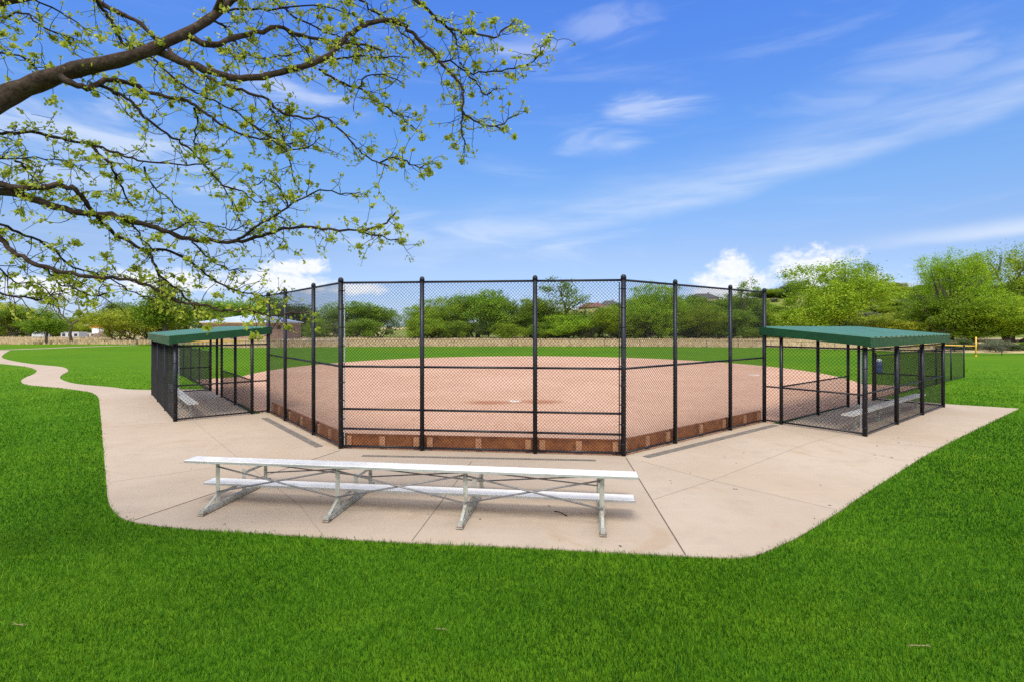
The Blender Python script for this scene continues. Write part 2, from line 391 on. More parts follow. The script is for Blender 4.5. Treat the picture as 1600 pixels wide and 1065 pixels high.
# joints in the pad: thin strips
def joint(pts, w, mat, z=0.004):
    mb = MB()
    P = [Vector((*gp(x, y), z)) for x, y in pts]
    for a, b in zip(P[:-1], P[1:]):
        d = (b - a).normalized(); n_ = Vector((-d.y, d.x, 0)) * w / 2
        mb.poly([a - n_, b - n_, b + n_, a + n_], mat)
    return mb
jd = MB()
for pts, w, m_ in (([(978, 714), (1071, 866)], .016, 'joint_dark'), ([(209, 812), (531, 703)], .016, 'joint_dark'),
               ([(737, 720), (643, 845)], .008, 'joint_dark'), ([(1003, 720), (1112, 750), (1318, 798)], .007, 'joint_pale'),
               ([(1020, 780), (1112, 749.9), (1262, 692), (1318, 677)], .006, 'joint_pale'), ([(1358, 690), (1478, 700)], .008, 'joint_pale'),
               ([(158, 667.5), (254, 660)], .010, 'joint_pale'), ([(167, 753), (268, 739.5), (330, 730)], .008, 'joint_pale'),
               ([(300, 655), (360, 705), (470, 790), (505, 836)], .008, 'joint_pale'), ([(106, 583.2), (56, 584.2)], .02, 'joint_pale'), ([(1210, 665), (1330, 700), (1420, 722)], .006, 'joint_pale')):
    q = joint(pts, w, m_)
    for f_ in q.f: jd.poly([q.v[i] for i in f_], m_)
tag(jd.build('pavement_joint_marking'), kind='structure')

# home plate and first base
mb = MB(); hp = HOME
mb.poly([hp + u * a + v * b + Vector((0, 0, -.004)) for a, b in ((-.22, .2), (-.22, -.02), (0, -.24), (.22, -.02), (.22, .2))], 'rubber_plate')
tag(mb.build('home_plate'), 'flat white home plate set in the dirt behind the backstop mesh', 'home plate')
mb = MB(); fb = Vector((*gp(1178, 586.5), 0)); mb.box(fb + Vector((0, 0, 0.02)), (.42, .42, .08), 'rubber_plate', ax=dR, bev=.02)
tag(mb.build('base_bag'), 'white square base on the dirt before the right outfield grass', 'base')

# ------------------------------------------------------------------ fences
def chain(mb, o, d, w, z0, z1, n, pitch=0.072, r=0.0036, mat='wire', tilt=0.0):
    "diamond mesh of round wire: two crossing families of straight strands"
    o = Vector((o.x, o.y, 0)); h = z1 - z0; up = Vector((0, 0, 1))
    for fam in (1, -1):
        c = -h + (pitch * 0.37 if fam > 0 else pitch * 0.11)
        off = n * (r * 1.02 * fam)
        while c < w:
            s0 = max(c, 0); s1 = min(c + h, w)
            if s1 - s0 > 0.01:
                if fam > 0: A = o + d * s0 + up * (z0 + s0 - c); B = o + d * s1 + up * (z0 + s1 - c)
                else:       A = o + d * s0 + up * (z1 - (s0 - c)); B = o + d * s1 + up * (z1 - (s1 - c))
                t = (B - A).normalized(); p = t.cross(n)
                i = len(mb.v); mi = mb._mi(mat)
                for E_ in (A, B):
                    for an in (0.5, 2.594, 4.689):
                        mb.v.append(tuple(E_ + off + n * (math.cos(an) * r) + p * (math.sin(an) * r)))
                for j in range(3):
                    mb.f.append((i + j, i + (j + 1) % 3, i + 3 + (j + 1) % 3, i + 3 + j)); mb.m.append(mi)
            c += pitch
def post(name, parent, p, z1, r=0.05, cap=True, mat='black_vinyl', z0=0.0):
    mb = MB(); mb.tube([(p.x, p.y, z0), (p.x, p.y, z1)], r, mat, 14)
    o = mb.build(name, parent, True)
    if cap:
        m2 = MB(); m2.tube([(p.x, p.y, z1 - .012), (p.x, p.y, z1 + .04), (p.x, p.y, z1 + .07), (p.x, p.y, z1 + .088)], [r * 1.16, r * 1.14, r * .9, r * .4], mat, 14)
        m2.build('post_cap', o, True)
    return o
def rail(parent, a, b, z, r=0.021, mat='black_vinyl', name='rail'):
    mb = MB(); mb.tube([(a.x, a.y, z), (b.x, b.y, z)], r, mat, 8); return mb.build(name, parent, True)
HB = 3.64
bs = empty('backstop_fence', C0, 'tall black chain link backstop bent in three around home plate', 'backstop')
plan = [EL + (KL - EL) * t for t in (0, 1.85 / 6.1173, 4.29 / 6.1173)] + [KL + u * t for t in (0, 1.83, 4.27)] + [KR + (ER - KR) * t for t in (0, 1.83 / 6.1173, 4.27 / 6.1173, 1)]
for i, p in enumerate(plan): post('post', bs, p, HB + .01, 0.052 if i in (0, 3, 6, 9) else 0.047)
for i in range(9):
    a, b = plan[i], plan[i + 1]; d = (b - a).normalized(); n = Vector((-d.y, d.x, 0))
    f = n * 0.066                                     # the fabric hangs on the field side of the posts
    centre = 3 <= i <= 5
    for z in ([.06, .44, .87, 1.80, HB - .02] if centre else [.06, 1.80, HB - .02]):
        rail(bs, a, b, z, 0.024)
    mb = MB(); chain(mb, a + n * 0.03, d, (b - a).length, .03, HB - .02, n); mb.build('chain_link', bs)
    # kick board with short blocks against the mesh
    mb = MB(); mid = (a + b) / 2 + n * 0.135
    mb.box(mid + Vector((0, 0, .155)), ((b - a).length + .05, .05, .30), 'board_wood', ax=d)
    kb = mb.build('kick_board', bs)
    L = (b - a).length
    for t in (.15, L / 2, L - .15):
        m2 = MB(); m2.box(a + d * t + n * 0.088 + Vector((0, 0, .145)), (.125, .036, .245), 'block_wood', ax=d); m2.build('block', kb)
for K, s in ((KL, 1), (KR, -1)):
    base = K + u * (s * 0.085) + v * 0.005
    mb = MB(); mb.box(base + Vector((0, 0, HB / 2)), (.022, .008, HB - .12), 'galvanised' if s > 0 else 'black_vinyl', ax=u); mb.build('tension_bar', bs)
    for k in range(9):
        mb = MB(); z = .25 + k * .4
        mb.tube([K + Vector((0, 0, z - .011)), K + Vector((0, 0, z + .011))], .057, 'black_vinyl', 14)
        mb.box(K + u * (s * .072) + Vector((0, 0, z)), (.05, .012, .02), 'black_vinyl', ax=u)
        mb.build('tension_band', bs, True)

def dugout(side, label):
    d = dR if side > 0 else dL; n = nR if side > 0 else nL
    root = empty('dugout', dug(side, 3.66, 1.4), label, 'dugout', 'dugouts beside the backstop')
    ZF, ZB = 2.64, 2.385                              # roof top at the field edge and at the low back edge
    TP = 2.12
    def P(t, w): return dug(side, t, w)
    def ztop(w): return ZF - (w - (-.05)) * (ZF - ZB) / 2.64 - .235
    posts = [(0, .46), (2.44, .46), (4.88, .46), (5.86, .46), (7.32, .46), (0, 2.44), (2.44, 2.44), (4.88, 2.44), (7.32, 2.44)]
    for t, w in posts: post('post', root, P(t, w), ztop(w), .055 if w > 1 else .045, cap=False)
    def panel(a, b, zs, top):
        dd = (b - a).normalized(); nn = Vector((-dd.y, dd.x, 0))
        for z in zs: rail(root, a, b, z, .022)
        mb = MB(); chain(mb, a + nn * .03, dd, (b - a).length, .03, top, nn, .095, .0040); mb.build('chain_link', root)
    panel(P(0, .055), P(0, .46), (.06, 1.0, TP), TP); panel(P(0, .46), P(0, 2.44), (.06, 1.0, TP), TP)
    for t in (0, 2.44, 4.88): panel(P(t, 2.44), P(t + 2.44, 2.44), (.06, 1.03, TP - .02), TP - .02)
    panel(P(7.32, 2.44), P(7.32, .46), (.06, 1.0, 1.86), 1.86)
    for t in (0, 2.44): panel(P(t, .46), P(t + 2.44, .46), (.06, 1.03), 1.03)
    # tension bar beside the low near corner
    mb = MB(); q = P(.0, 2.44) - n * .085; mb.box(q + Vector((0, 0, 1.06)), (.02, .008, 2.0), 'galvanised', ax=n); mb.build('tension_bar', root)
    for k in range(6):
        mb = MB(); z = .2 + .36 * k; q = P(0, 2.44); mb.tube([q + Vector((0, 0, z)), q + Vector((0, 0, z + .022))], .061, 'black_vinyl', 14)
        mb.build('tension_band', root, True)
    # ribbed sheet-metal roof, ribs running down the slope
    t0, t1, w0, w1 = -.10, 7.40, -.05, 2.61
    mb = MB(); prof = []; pit = .40; t = t0
    while t < t1 - .001:
        for dt, hh in ((0, 0), (.19, 0), (.225, .034), (.36, .034)):
            if t + dt < t1: prof.append((t + dt, hh))
        t += pit
    prof.append((t1, 0))
    for (ta, ha), (tb, hb) in zip(prof[:-1], prof[1:]):
        q = [P(ta, w0) + Vector((0, 0, ZF + ha)), P(tb, w0) + Vector((0, 0, ZF + hb)), P(tb, w1) + Vector((0, 0, ZB + hb)), P(ta, w1) + Vector((0, 0, ZB + ha))]
        mb.poly(q, 'green_roof'); mb.poly([p - Vector((0, 0, .006)) for p in reversed(q)], 'bounce_underside')  # unseen pale underside, made up to bounce light into the dugout
        for i0, i1 in ((0, 1), (2, 3)):
            mb.poly([q[i0], q[i1], q[i1] - Vector((0, 0, .006)), q[i0] - Vector((0, 0, .006))], 'green_roof')
    roof = mb.build('roof', root)
    m2 = MB()
    def fas(a, b, za, zb):
        a_, b_ = Vector((a.x, a.y, 0)), Vector((b.x, b.y, 0)); dd = (b_ - a_).normalized(); nn = Vector((-dd.y, dd.x, 0)) * .02
        A = [a_ + nn + Vector((0, 0, za)), b_ + nn + Vector((0, 0, zb)), b_ + nn + Vector((0, 0, zb - .215)), a_ + nn + Vector((0, 0, za - .215))]
        B = [p - nn * 2 for p in A]
        m2.poly(A, 'green_trim'); m2.poly(B[::-1], 'green_trim')
        for i in range(4): m2.poly([A[i], B[i], B[(i + 1) % 4], A[(i + 1) % 4]], 'green_trim')
        lip = nn.normalized()
    e = .022
    fas(P(t0 - e, w0 - .03), P(t0 - e, w1 - .012), ZF + .012, ZB + .016); fas(P(t1 + e, w0 - .03), P(t1 + e, w1 - .012), ZF + .012, ZB + .016)
    fas(P(t0, w0 - e + .012), P(t1, w0 - e + .012), ZF - .01, ZF - .01); fas(P(t0, w1 - .035), P(t1, w1 - .035), ZB - .012, ZB - .012)
    m2.build('fascia', roof)
    m3 = MB()
    for w in (.46, 2.44):
        z = ztop(w) + .055; m3.box((P(-.05, w) + P(7.4, w)) / 2 + Vector((0, 0, z)), (7.4, .09, .10), 'black_vinyl', ax=d)
    m3.build('roof_beam', roof)
    return root
dugout(1, 'open mesh dugout with green ribbed metal roof beside the wide right concrete strip')
dugout(-1, 'open mesh dugout with green metal roof where the winding path meets the concrete')

def players_bench(side, label):
    d = dR if side > 0 else dL; n = nR if side > 0 else nL
    root = empty('players_bench', dug(side, 3.4, 1.98), label, 'bench', 'players benches in the dugouts')
    mb = MB(); mb.box(dug(side, 3.5, 1.98, .425), (6.5, .28, .045), 'aluminium', ax=d, bev=.008); mb.build('seat', root)
    for t in (.75, 2.55, 4.4, 6.2):
        m2 = MB(); m2.box(dug(side, t, 1.98, .20), (.06, .06, .40), 'mill_steel', ax=d); m2.box(dug(side, t, 1.98, .392), (.06, .24, .02), 'mill_steel', ax=d)
        m2.box(dug(side, t, 1.98, .006), (.12, .14, .012), 'mill_steel', ax=d); m2.build('leg', root)
players_bench(1, 'long silver bench inside the dugout on the right')
players_bench(-1, 'long silver bench inside the dugout on the left')

def low_fence(side, label):
    d = dR if side > 0 else dL
    a0 = dug(side, 7.45, .46); n = Vector((-d.y, d.x, 0))
    root = empty('sideline_fence', a0, label, 'fence', 'sideline fences beyond the dugouts')
    H = 1.62
    pts = [a0 + d * (2.75 * k + .1) for k in range(6)]
    for p in pts: post('post', root, p, H + .02, .032, z0=-.05)
    for a, b in zip(pts[:-1], pts[1:]):
        rail(root, a, b, H - .01, .02); rail(root, a, b, .06, .016)
        mb = MB(); chain(mb, a + n * .025, d, (b - a).length, -.02, H, n, .085, .0032); mb.build('chain_link', root)
low_fence(1, 'short black mesh fence running on from the right dugout beside mown grass')
low_fence(-1, 'short black mesh fence seen through the left dugout at the infield edge')

# outfield fence and its yellow ends
of_pts = [(-40, 58), (-34, 66), (-22, 69.5), (-8, 71.5), (8, 71.5), (22, 69.5), (33, 66), (39, 56), (42.6, 47.6), (50, 50.3), (62, 51), (78, 52), (100, 53)]
of_pts = [Vector((x, y, 0)) for x, y in of_pts]
of = empty('outfield_fence', (0, 71, 0), 'low black mesh fence along the far edge of the outfield grass', 'fence')
HOF = .86
for i, (a, b) in enumerate(zip(of_pts[:-1], of_pts[1:])):
    d = (b - a).normalized(); n = Vector((-d.y, d.x, 0)); L = (b - a).length; k = max(1, round(L / 4.5))
    for j in range(k): post('post', of, a + d * (L * j / k), HOF + .02, .03, cap=False, z0=-.08)
    rail(of, a, b, HOF, .02)
    mb = MB(); chain(mb, a, d, L, -.06, HOF, n, .16, .0035); mb.build('chain_link', of)
    if i in (0, 7):
        mb = MB(); mb.tube([a + Vector((0, 0, HOF + .035)), b + Vector((0, 0, HOF + .035))], .055, 'yellow_paint', 8); mb.build('yellow_cap', of, True)
for p, label in ((of_pts[8], 'yellow foul pole rising at the corner of the outfield fence on the right'), (of_pts[0], 'yellow foul pole mostly hidden behind the left dugout roof')):
    mb = MB(); q = p + Vector((-.05, -.12, 0)); mb.tube([(q.x, q.y, -.05), (q.x, q.y, 1.72)], .055, 'yellow_paint', 10)
    mb.tube([(q.x, q.y, -.05), (q.x, q.y, .05)], .09, 'yellow_paint', 10)
    tag(mb.build('foul_pole', None, True), label, 'foul pole', 'foul poles at the outfield corners')
# blue barrel
bp = Vector((*gp(1373.5, 583), -.016)); br = empty('barrel', bp, 'blue barrel with a white lid standing on grass behind the right dugout', 'barrel')
mb = MB(); mb.tube([bp + Vector((0, 0, z)) for z in (0, .05, .22, .25, .28, .46, .49, .52, .66, .70)], [.14, .165, .165, .175, .165, .165, .175, .165, .16, .14], 'blue_plastic', 16); mb.build('drum', br, True)
mb = MB(); mb.tube([bp + Vector((0, 0, z)) for z in (.70, .75, .82, .86)], [.15, .15, .12, .05], 'white_paint', 16); mb.build('lid', br, True)

# slot drains along the backstop
def drain(a, b, w, label, pieces):
    A, B = Vector((*gp(*a), 0)), Vector((*gp(*b), 0)); d = (B - A).normalized(); n = Vector((-d.y, d.x, 0)); L = (B - A).length
    root = empty('trench_drain', (A + B) / 2, label, 'drain', 'trench drains along the backstop')
    mb = MB(); mb.box((A + B) / 2 + Vector((0, 0, .003)), (L, w, .006), 'drain_dark', ax=d); mb.build('channel', root)
    t = 0.0; k = 0
    mb = MB()
    for s in (-1, 1): mb.box((A + B) / 2 + n * (s * (w / 2 - .012)) + Vector((0, 0, .006)), (L, .022, .008), 'drain_iron', ax=d)
    while t < L - .02:
        mb.box(A + d * (t + .012) + Vector((0, 0, .0063)), (.022, w - .05, .0076), 'drain_iron', ax=d); t += pieces
    mb.build('grate', root)
drain((413, 652.5), (499, 697.5), .17, 'grey grated drain strip along the left wing of the backstop', .034)
drain((566, 711.5), (931, 718.8), .10, 'narrow dark slotted drain strip between bleacher and middle of the backstop', .05)
drain((1009, 713.6), (1212, 663.5), .17, 'grey grated drain strip along the right wing of the backstop', .034)

# ------------------------------------------------------------------ bleacher
RB = Vector((1.644, 6.75, 0)); eb = Vector((-.9917, .1288, 0)); nb = Vector((.1288, .9917, 0)); UP = Vector((0, 0, 1))
bl = empty('bleacher', RB + eb * 3.25 + nb * .6, 'low white aluminium bleacher on steel frames standing on the concrete', 'bleacher')
def B(t, s, z): return RB + eb * t + nb * s + UP * z
def plank(name, s0, w, ztop):
    mb = MB(); mb.box(B(3.25, s0 + w / 2, ztop - .021), (6.5, w, .042), 'aluminium', ax=eb, bev=.006)
    o = mb.build(name, bl)
    for t in (.0, 6.5):
        m2 = MB(); m2.box(B(t + (.004 if t else -.004), s0 + w / 2, ztop - .021), (.008, w + .004, .045), 'aluminium_edge', ax=eb)
        m2.build('end_cap', o)
    m3 = MB(); m3.box(B(3.25, s0 - .003, ztop - .023), (6.5, .004, .030), 'aluminium_edge', ax=eb); m3.build('edge_strip', o)
    m4 = MB()
    return o
plank('seat', 0.0, .25, .712); plank('foot_board', .40, .25, .270); plank('seat', 1.05, .25, .415)
TF = (.46, 2.32, 4.18, 6.04)
for t in TF:
    fr = MB(); fr.box(B(t, .57, .052), (1.62, .062, .05), 'mill_steel', ax=nb, bev=.004)       # ground runner
    fr.box(B(t, .57, .020), (1.66, .085, .012), 'mill_steel', ax=nb)
    frame = fr.build('frame', bl)
    for s, z in ((.10, .668), (.70, .40), (1.27, .372)):
        m2 = MB(); m2.box(B(t, s, (.07 + z) / 2), (.062, .007, z - .07), 'mill_steel', ax=eb)
        m2.box(B(t + .028, s + .022, (.07 + z) / 2), (.006, .045, z - .07), 'mill_steel', ax=eb)
        m2.tube([B(t, s - .006, .24), B(t, s - .014, .24)], .014, 'rod_steel', 8)
        m2.build('upright', frame)
    for s, z, sz in ((.36, .218, (.66, .006, .045)), (1.0, .362, (.64, .006, .045)), (.13, .670, (.24, .08, .008))):
        m2 = MB(); m2.box(B(t - (.034 if s != .13 else 0), s, z), sz, 'mill_steel', ax=nb); m2.build('bracket', frame)
    m2 = MB()   # sloping gusset from the runner up to the tall upright
    a, b = B(t, -.16, .078), B(t, .085, .21); q = (b - a).normalized()
    m2.box((a + b) / 2, ((b - a).length, .04, .008), 'mill_steel', ax=q, ay=eb, az=q.cross(eb)); m2.build('gusset', frame)
    for s in (-.21, 1.32):
        m2 = MB(); m2.box(B(t, s, .016), (.09, .088, .034), 'worn_steel', ax=nb, bev=.006); m2.build('foot_pad', frame)
for ta, tb in zip(TF[:-1], TF[1:]):
    for s, za, zb in ((.075, .62, .25), (.063, .25, .62), (1.25, .345, .20), (1.238, .20, .345)):
        m2 = MB(); m2.tube([B(ta + .02, s, za), B(tb - .02, s, zb)], .0125 if s < 1 else .011, 'rod_steel', 8); m2.build('cross_brace', bl, True)

# litter on the ground
def twig(name, pts, r, mat, label, cat):
    mb = MB(); mb.tube(smooth_line([Vector(p) for p in pts], 4), r, mat, 6); tag(mb.build(name, None, True), label, cat)
a = gp(866, 799); b = gp(886, 806)
twig('twig', [(a[0], a[1], .012), ((a[0] + b[0]) / 2 - .01, (a[1] + b[1]) / 2 + .03, .018), (b[0], b[1], .010)], .007, 'twig_bark', 'thin dark twig lying on concrete beneath the bleacher', 'twig')
for (x, y, lab) in ((28, 977, 'pale dry twig lying on the grass at the lower left'), (1440, 1010, 'pale dry twig lying on the grass at the lower right'), (690, 984, 'short straw coloured twig on the grass below the bleacher')):
    a = Vector((*gp(x, y), .012)); mb = MB()
    for k in range(5):
        an = random.uniform(-.35, .35) + (math.pi if k % 2 else 0); L = random.uniform(.05, .13) * (0.6 if x == 690 else 1)
        mb.tube([a, a + Vector((math.cos(an) * L * .6, math.sin(an) * L * .6, .006)), a + Vector((math.cos(an) * L, math.sin(an) * L, .001))], [.0026, .002, .0012], 'dry_stem', 5)
    tag(mb.build('dry_twig', None, True), lab, 'twig')

def litter():
    r = np.random.default_rng(8); V = []; 
    spots = [(1410, 690, .5, 16), (1395, 712, .35, 8), (700, 800, 1.6, 10), (300, 720, 1.2, 8), (1150, 800, 1.5, 10), (480, 812, 1.5, 10), (1250, 740, 1.6, 10)]
    for px, py, sp_, n in spots:
        x0, y0 = gp(px, py)
        for k in range(n):
            x, y = x0 + r.normal(0, sp_), y0 + r.normal(0, sp_ * .6)
            if not inside(np.array([x]), np.array([y]), np.array(pad))[0]: continue
            a = r.uniform(0, 6.28); L = r.uniform(.012, .034); w = L * r.uniform(.25, .6); z = .004
            c, s_ = math.cos(a), math.sin(a)
            V += [(x - c * L, y - s_ * L, z), (x + s_ * w, y - c * w, z + .004), (x + c * L, y + s_ * L, z + .009), (x - s_ * w, y + c * w, z + .002)]
    V = np.array(V); f = np.arange(len(V)).reshape(-1, 4)
    tag(link('leaf_litter', np_mesh('leaf_litter', V, f, 'worn_steel')), 'tiny brown leaf crumbs scattered over the concrete', 'leaf litter', kind='stuff')
litter()
# ------------------------------------------------------------------ grass blades
def blades():
    V, Fq, T = [], [], []
    pad_np = np.array(pad); base = 0
    edges = 3.4 * (46 / 3.4) ** (np.arange(31) / 30)
    for d0, d1 in zip(edges[:-1], edges[1:]):
        D_ = (d0 + d1) / 2
        dens = 6200 * min(1, (5.2 / D_)) ** 2.55 * np.clip((36 - D_) / 16, 0, 1); hgt = .043; wid = .0040 * max(1, D_ / 5.2) ** 1.25
        xm = d1 * 1.22 + 1.6
        n = int(dens * (d1 - d0) * 2 * xm)
        x = rng.uniform(-xm, xm, n); y = rng.uniform(d0, d1, n)
        keep = np.abs(x) < y * 1.2 + 1.5
        x, y = x[keep], y[keep]
        # leave the pad and the dirt bare, with a ragged edge
        jx = x + rng.normal(0, .024, len(x)); jy = y + rng.normal(0, .024, len(x))
        ok = ~inside(jx, jy, pad_np)
        if d1 > 11: ok &= ~inside(x, y, np.array(dirt_poly))
        x, y = x[ok], y[ok]; n = len(x)
        # clumpy height and lean from layered sines
        def lump(fx, fy, a): return np.sin(x * fx + a) * np.sin(y * fy + 2.1 * a + .7 * np.sin(x * fx * .37))
        cl = .5 * lump(3.1, 3.7, .3) + .35 * lump(7.9, 8.3, 1.9) + .3 * lump(17, 15, 4.2)
        h = hgt * np.clip(.92 + .42 * cl + rng.normal(0, .27, n), .35, 2.0)
        az = rng.uniform(0, 2 * np.pi, n) * .75 + 1.4 * lump(1.3, 1.1, 2.2); lean = np.abs(rng.normal(.55, .40, n)) * h
        w = wid * rng.uniform(.7, 1.3, n)
        bx = np.cos(az); by = np.sin(az); sx, sy = -by, bx
        fa = rng.uniform(0, np.pi, n); sx, sy = np.cos(fa), np.sin(fa)
        z0 = -.018
        P0 = np.stack([x - sx * w / 2, y - sy * w / 2, np.full(n, z0)], 1); P1 = np.stack([x + sx * w / 2, y + sy * w / 2, np.full(n, z0)], 1)
        mx = x + bx * lean * .35; my = y + by * lean * .35; mz = z0 + h * .62
        P2 = np.stack([mx + sx * w * .42, my + sy * w * .42, mz], 1); P3 = np.stack([mx - sx * w * .42, my - sy * w * .42, mz], 1)
        tx = x + bx * lean; ty = y + by * lean; tz = z0 + h
        P4 = np.stack([tx + sx * w * .06, ty + sy * w * .06, tz], 1); P5 = np.stack([tx - sx * w * .06, ty - sy * w * .06, tz], 1)
        V.append(np.stack([P0, P1, P2, P3, P4, P5], 1).reshape(-1, 3))
        i = base + np.arange(n) * 6
        q = np.stack([np.stack([i, i + 1, i + 2, i + 3], 1), np.stack([i + 3, i + 2, i + 4, i + 5], 1)], 1).reshape(-1, 4); Fq.append(q)
        big = .5 * lump(.55, .62, .9) + .4 * lump(1.7, 1.5, 3.3)
        t = np.clip(.40 + .24 * big + .24 * cl + rng.normal(0, .26, n) * (5 / np.maximum(y, 5)) ** .6 + np.clip((y - 12.5) / 26, 0, .34) - .05 * np.clip((y - 6) / 4, 0, 1) * np.clip((16 - y) / 5, 0, 1), 0, 1)
        T.append(np.repeat(t, 2)); base += n * 6
    me = np_mesh('grass', np.concatenate(V), np.concatenate(Fq), 'grass_blade', np.concatenate(T))
    return tag(link('grass', me), 'short mown green grass blades covering the lawn', 'grass', kind='stuff')
blades()

# ------------------------------------------------------------------ terrain at the back
RX = [-200, -60, -20, 14, 37, 71, 114, 170, 227, 300, 420]; RZ = [0, 0, 4, 8, 10.8, 13, 15.5, 18.4, 18.5, 18, 17]
def zg(x, y):
    s = np.clip((y - 128) / 100, 0, 1); s = s * s * (3 - 2 * s)
    z = np.interp(x * 230 / np.maximum(y, 120), RX, RZ) * s
    z = z - np.clip((y - 232) / 60, 0, 1) * np.minimum(z, 3.5)
    return z + s * (.7 * np.sin(x * .06 + 1) * np.sin(y * .07) + .35 * np.sin(x * .19) * np.sin(y * .16 + 2)) - .09
gx, gy = np.meshgrid(np.linspace(-160, 420, 150), np.linspace(122, 420, 80), indexing='ij')
gz = zg(gx, gy); gz[:, 0] = -.4; gz[0, :] = -.6
vv = np.stack([gx, gy, gz], 2).reshape(-1, 3); I = np.arange(150 * 80).reshape(150, 80)
ff = np.stack([I[:-1, :-1], I[1:, :-1], I[1:, 1:], I[:-1, 1:]], 2).reshape(-1, 4)
me = np_mesh('hill', vv, ff, 'hillside'); me.polygons.foreach_set('use_smooth', [True] * len(me.polygons)); tag(link('hill', me), kind='structure')
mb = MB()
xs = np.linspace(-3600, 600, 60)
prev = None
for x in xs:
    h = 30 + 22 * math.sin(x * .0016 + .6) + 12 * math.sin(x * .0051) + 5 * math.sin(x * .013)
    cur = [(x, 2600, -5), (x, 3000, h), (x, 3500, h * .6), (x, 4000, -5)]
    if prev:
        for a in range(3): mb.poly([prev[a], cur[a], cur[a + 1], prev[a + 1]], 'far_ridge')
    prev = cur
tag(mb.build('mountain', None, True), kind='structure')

# ------------------------------------------------------------------ distant trees
def leaf_cloud(centers, spread, size, seed, mat, name, tintbase=None, flat=1.0, up=.3):
    r = np.random.default_rng(seed); n = len(centers)
    p = centers + r.normal(0, 1, (n, 3)) * spread * np.array([1, 1, flat])
    nrm = r.normal(0, 1, (n, 3)) + np.array([0, 0, up]); nrm /= np.linalg.norm(nrm, axis=1)[:, None]
    a = np.cross(nrm, r.normal(0, 1, (n, 3))); a /= np.linalg.norm(a, axis=1)[:, None]; b = np.cross(nrm, a)
    s = (size * r.uniform(.55, 1.35, n))[:, None]
    V = np.stack([p - a * s * .5, p + b * s * .32, p + a * s * .5, p - b * s * .32], 1).reshape(-1, 3)
    f = np.arange(n * 4).reshape(n, 4)
    t = np.clip((r.normal(.5, .2, n) if tintbase is None else tintbase + r.normal(0, .13, n)), 0, 1)
    me = np_mesh(name, V, f, mat, t); me['world'] = 0
    return me
def crown_points(lobes, nclump, per, cr, seed, floor=0.02):
    "leaf centres gathered in clumps through the outer part of a set of ellipsoid lobes"
    r = np.random.default_rng(seed); L = np.array(lobes); wts = L[:, 3] ** 2; wts /= wts.sum()
    k = r.choice(len(L), nclump, p=wts); dr = r.normal(0, 1, (nclump, 3)); dr /= np.linalg.norm(dr, axis=1)[:, None]
    rad = r.uniform(.45, 1.08, nclump) ** .6; far = r.random(nclump) < .10; rad = np.where(far, r.uniform(1.05, 1.32, nclump), rad)
    c = L[k, :3] + dr * rad[:, None] * np.stack([L[k, 3], L[k, 3], L[k, 4]], 1)
    ct = r.normal(.5, .27, nclump)
    cc = np.repeat(c, per, 0) + r.normal(0, 1, (nclump * per, 3)) * cr * np.repeat(r.uniform(.5, 1.4, nclump), per)[:, None]
    t = np.repeat(ct, per); ok = cc[:, 2] > floor
    return cc[ok], t[ok]
def limbs(lobes, base_r, fork_z, seed, stems=1, spread=.02):
    "trunk with limbs reaching into every lobe (unit tree: height about 1)"
    r = random.Random(seed); mb = MB()
    for s_ in range(stems):
        bx, by = (r.uniform(-spread, spread), r.uniform(-spread, spread)) if stems > 1 else (0, 0)
        top = Vector((bx * 2 + r.uniform(-.02, .02), by * 2, fork_z * r.uniform(.85, 1.1)))
        mb.tube([(bx, by, -.02), (bx * 1.2, by * 1.2, fork_z * .3), tuple(top)], [base_r * 1.25, base_r, base_r * .8], 'far_bark', 7)
        for (x, y, z, rr, rz) in lobes[s_::stems]:
            e = Vector((x, y, z)); m = top.lerp(e, .5) + Vector((r.uniform(-.03, .03), r.uniform(-.03, .03), .02))
            mb.tube([tuple(top - Vector((0, 0, .03))), tuple(m), tuple(e)], [base_r * .6, base_r * .38, base_r * .16], 'far_bark', 5, cap=False)
            for q in range(4):
                e2 = e + Vector((r.uniform(-1, 1) * rr * .8, r.uniform(-1, 1) * rr * .8, r.uniform(-.2, .9) * rz))
                mb.tube([tuple(m.lerp(e, .5)), tuple(m.lerp(e2, .75)), tuple(e2)], [base_r * .22, base_r * .14, base_r * .06], 'far_bark', 4, cap=False)
    me = mb.mesh('trunk', True); me['world'] = 0
    return me
KINDS = {}
def kind(name, lobes, mat, nclump, per, cr, leaf, base_r, fork, seed, stems=1, spread=.02):
    pts, t = crown_points(lobes, nclump, per, cr, seed)
    KINDS[name] = (limbs(lobes, base_r, fork, seed, stems, spread), leaf_cloud(pts, .004, leaf, seed + 1, mat, 'crown', t))
def rl(seed, n, rx, zlo, zhi, rmin, rmax, taper=.5):
    "random lobes filling a crown"
    r = random.Random(seed); out = []
    for i in range(n):
        z = r.uniform(zlo, zhi); f = 1 - taper * abs((z - (zlo + zhi) / 2) / max(zhi - zlo, .01)) * 1.2
        a = r.uniform(0, 6.283); q = rx * f * math.sqrt(r.uniform(.1, 1))
        rr = r.uniform(rmin, rmax); out.append((q * math.cos(a), q * math.sin(a), z, rr, rr * r.uniform(.75, 1.0)))
    return out
kind('round', rl(3, 13, .32, .34, .80, .13, .20), 'leaf_green', 495, 44, 0.0323, 0.0198, .022, .28, 31)
kind('round_b', rl(8, 15, .34, .26, .80, .12, .19), 'leaf_green', 510, 44, 0.0323, 0.0198, .022, .22, 32, 2, .03)
kind('shrubby', rl(5, 15, .42, .16, .74, .13, .21), 'leaf_green', 540, 44, 0.0342, 0.0211, .014, .12, 33, 5, .08)
kind('willow', rl(6, 16, .42, .18, .76, .13, .21), 'leaf_yellow', 570, 44, 0.0342, 0.0211, .014, .12, 34, 5, .08)
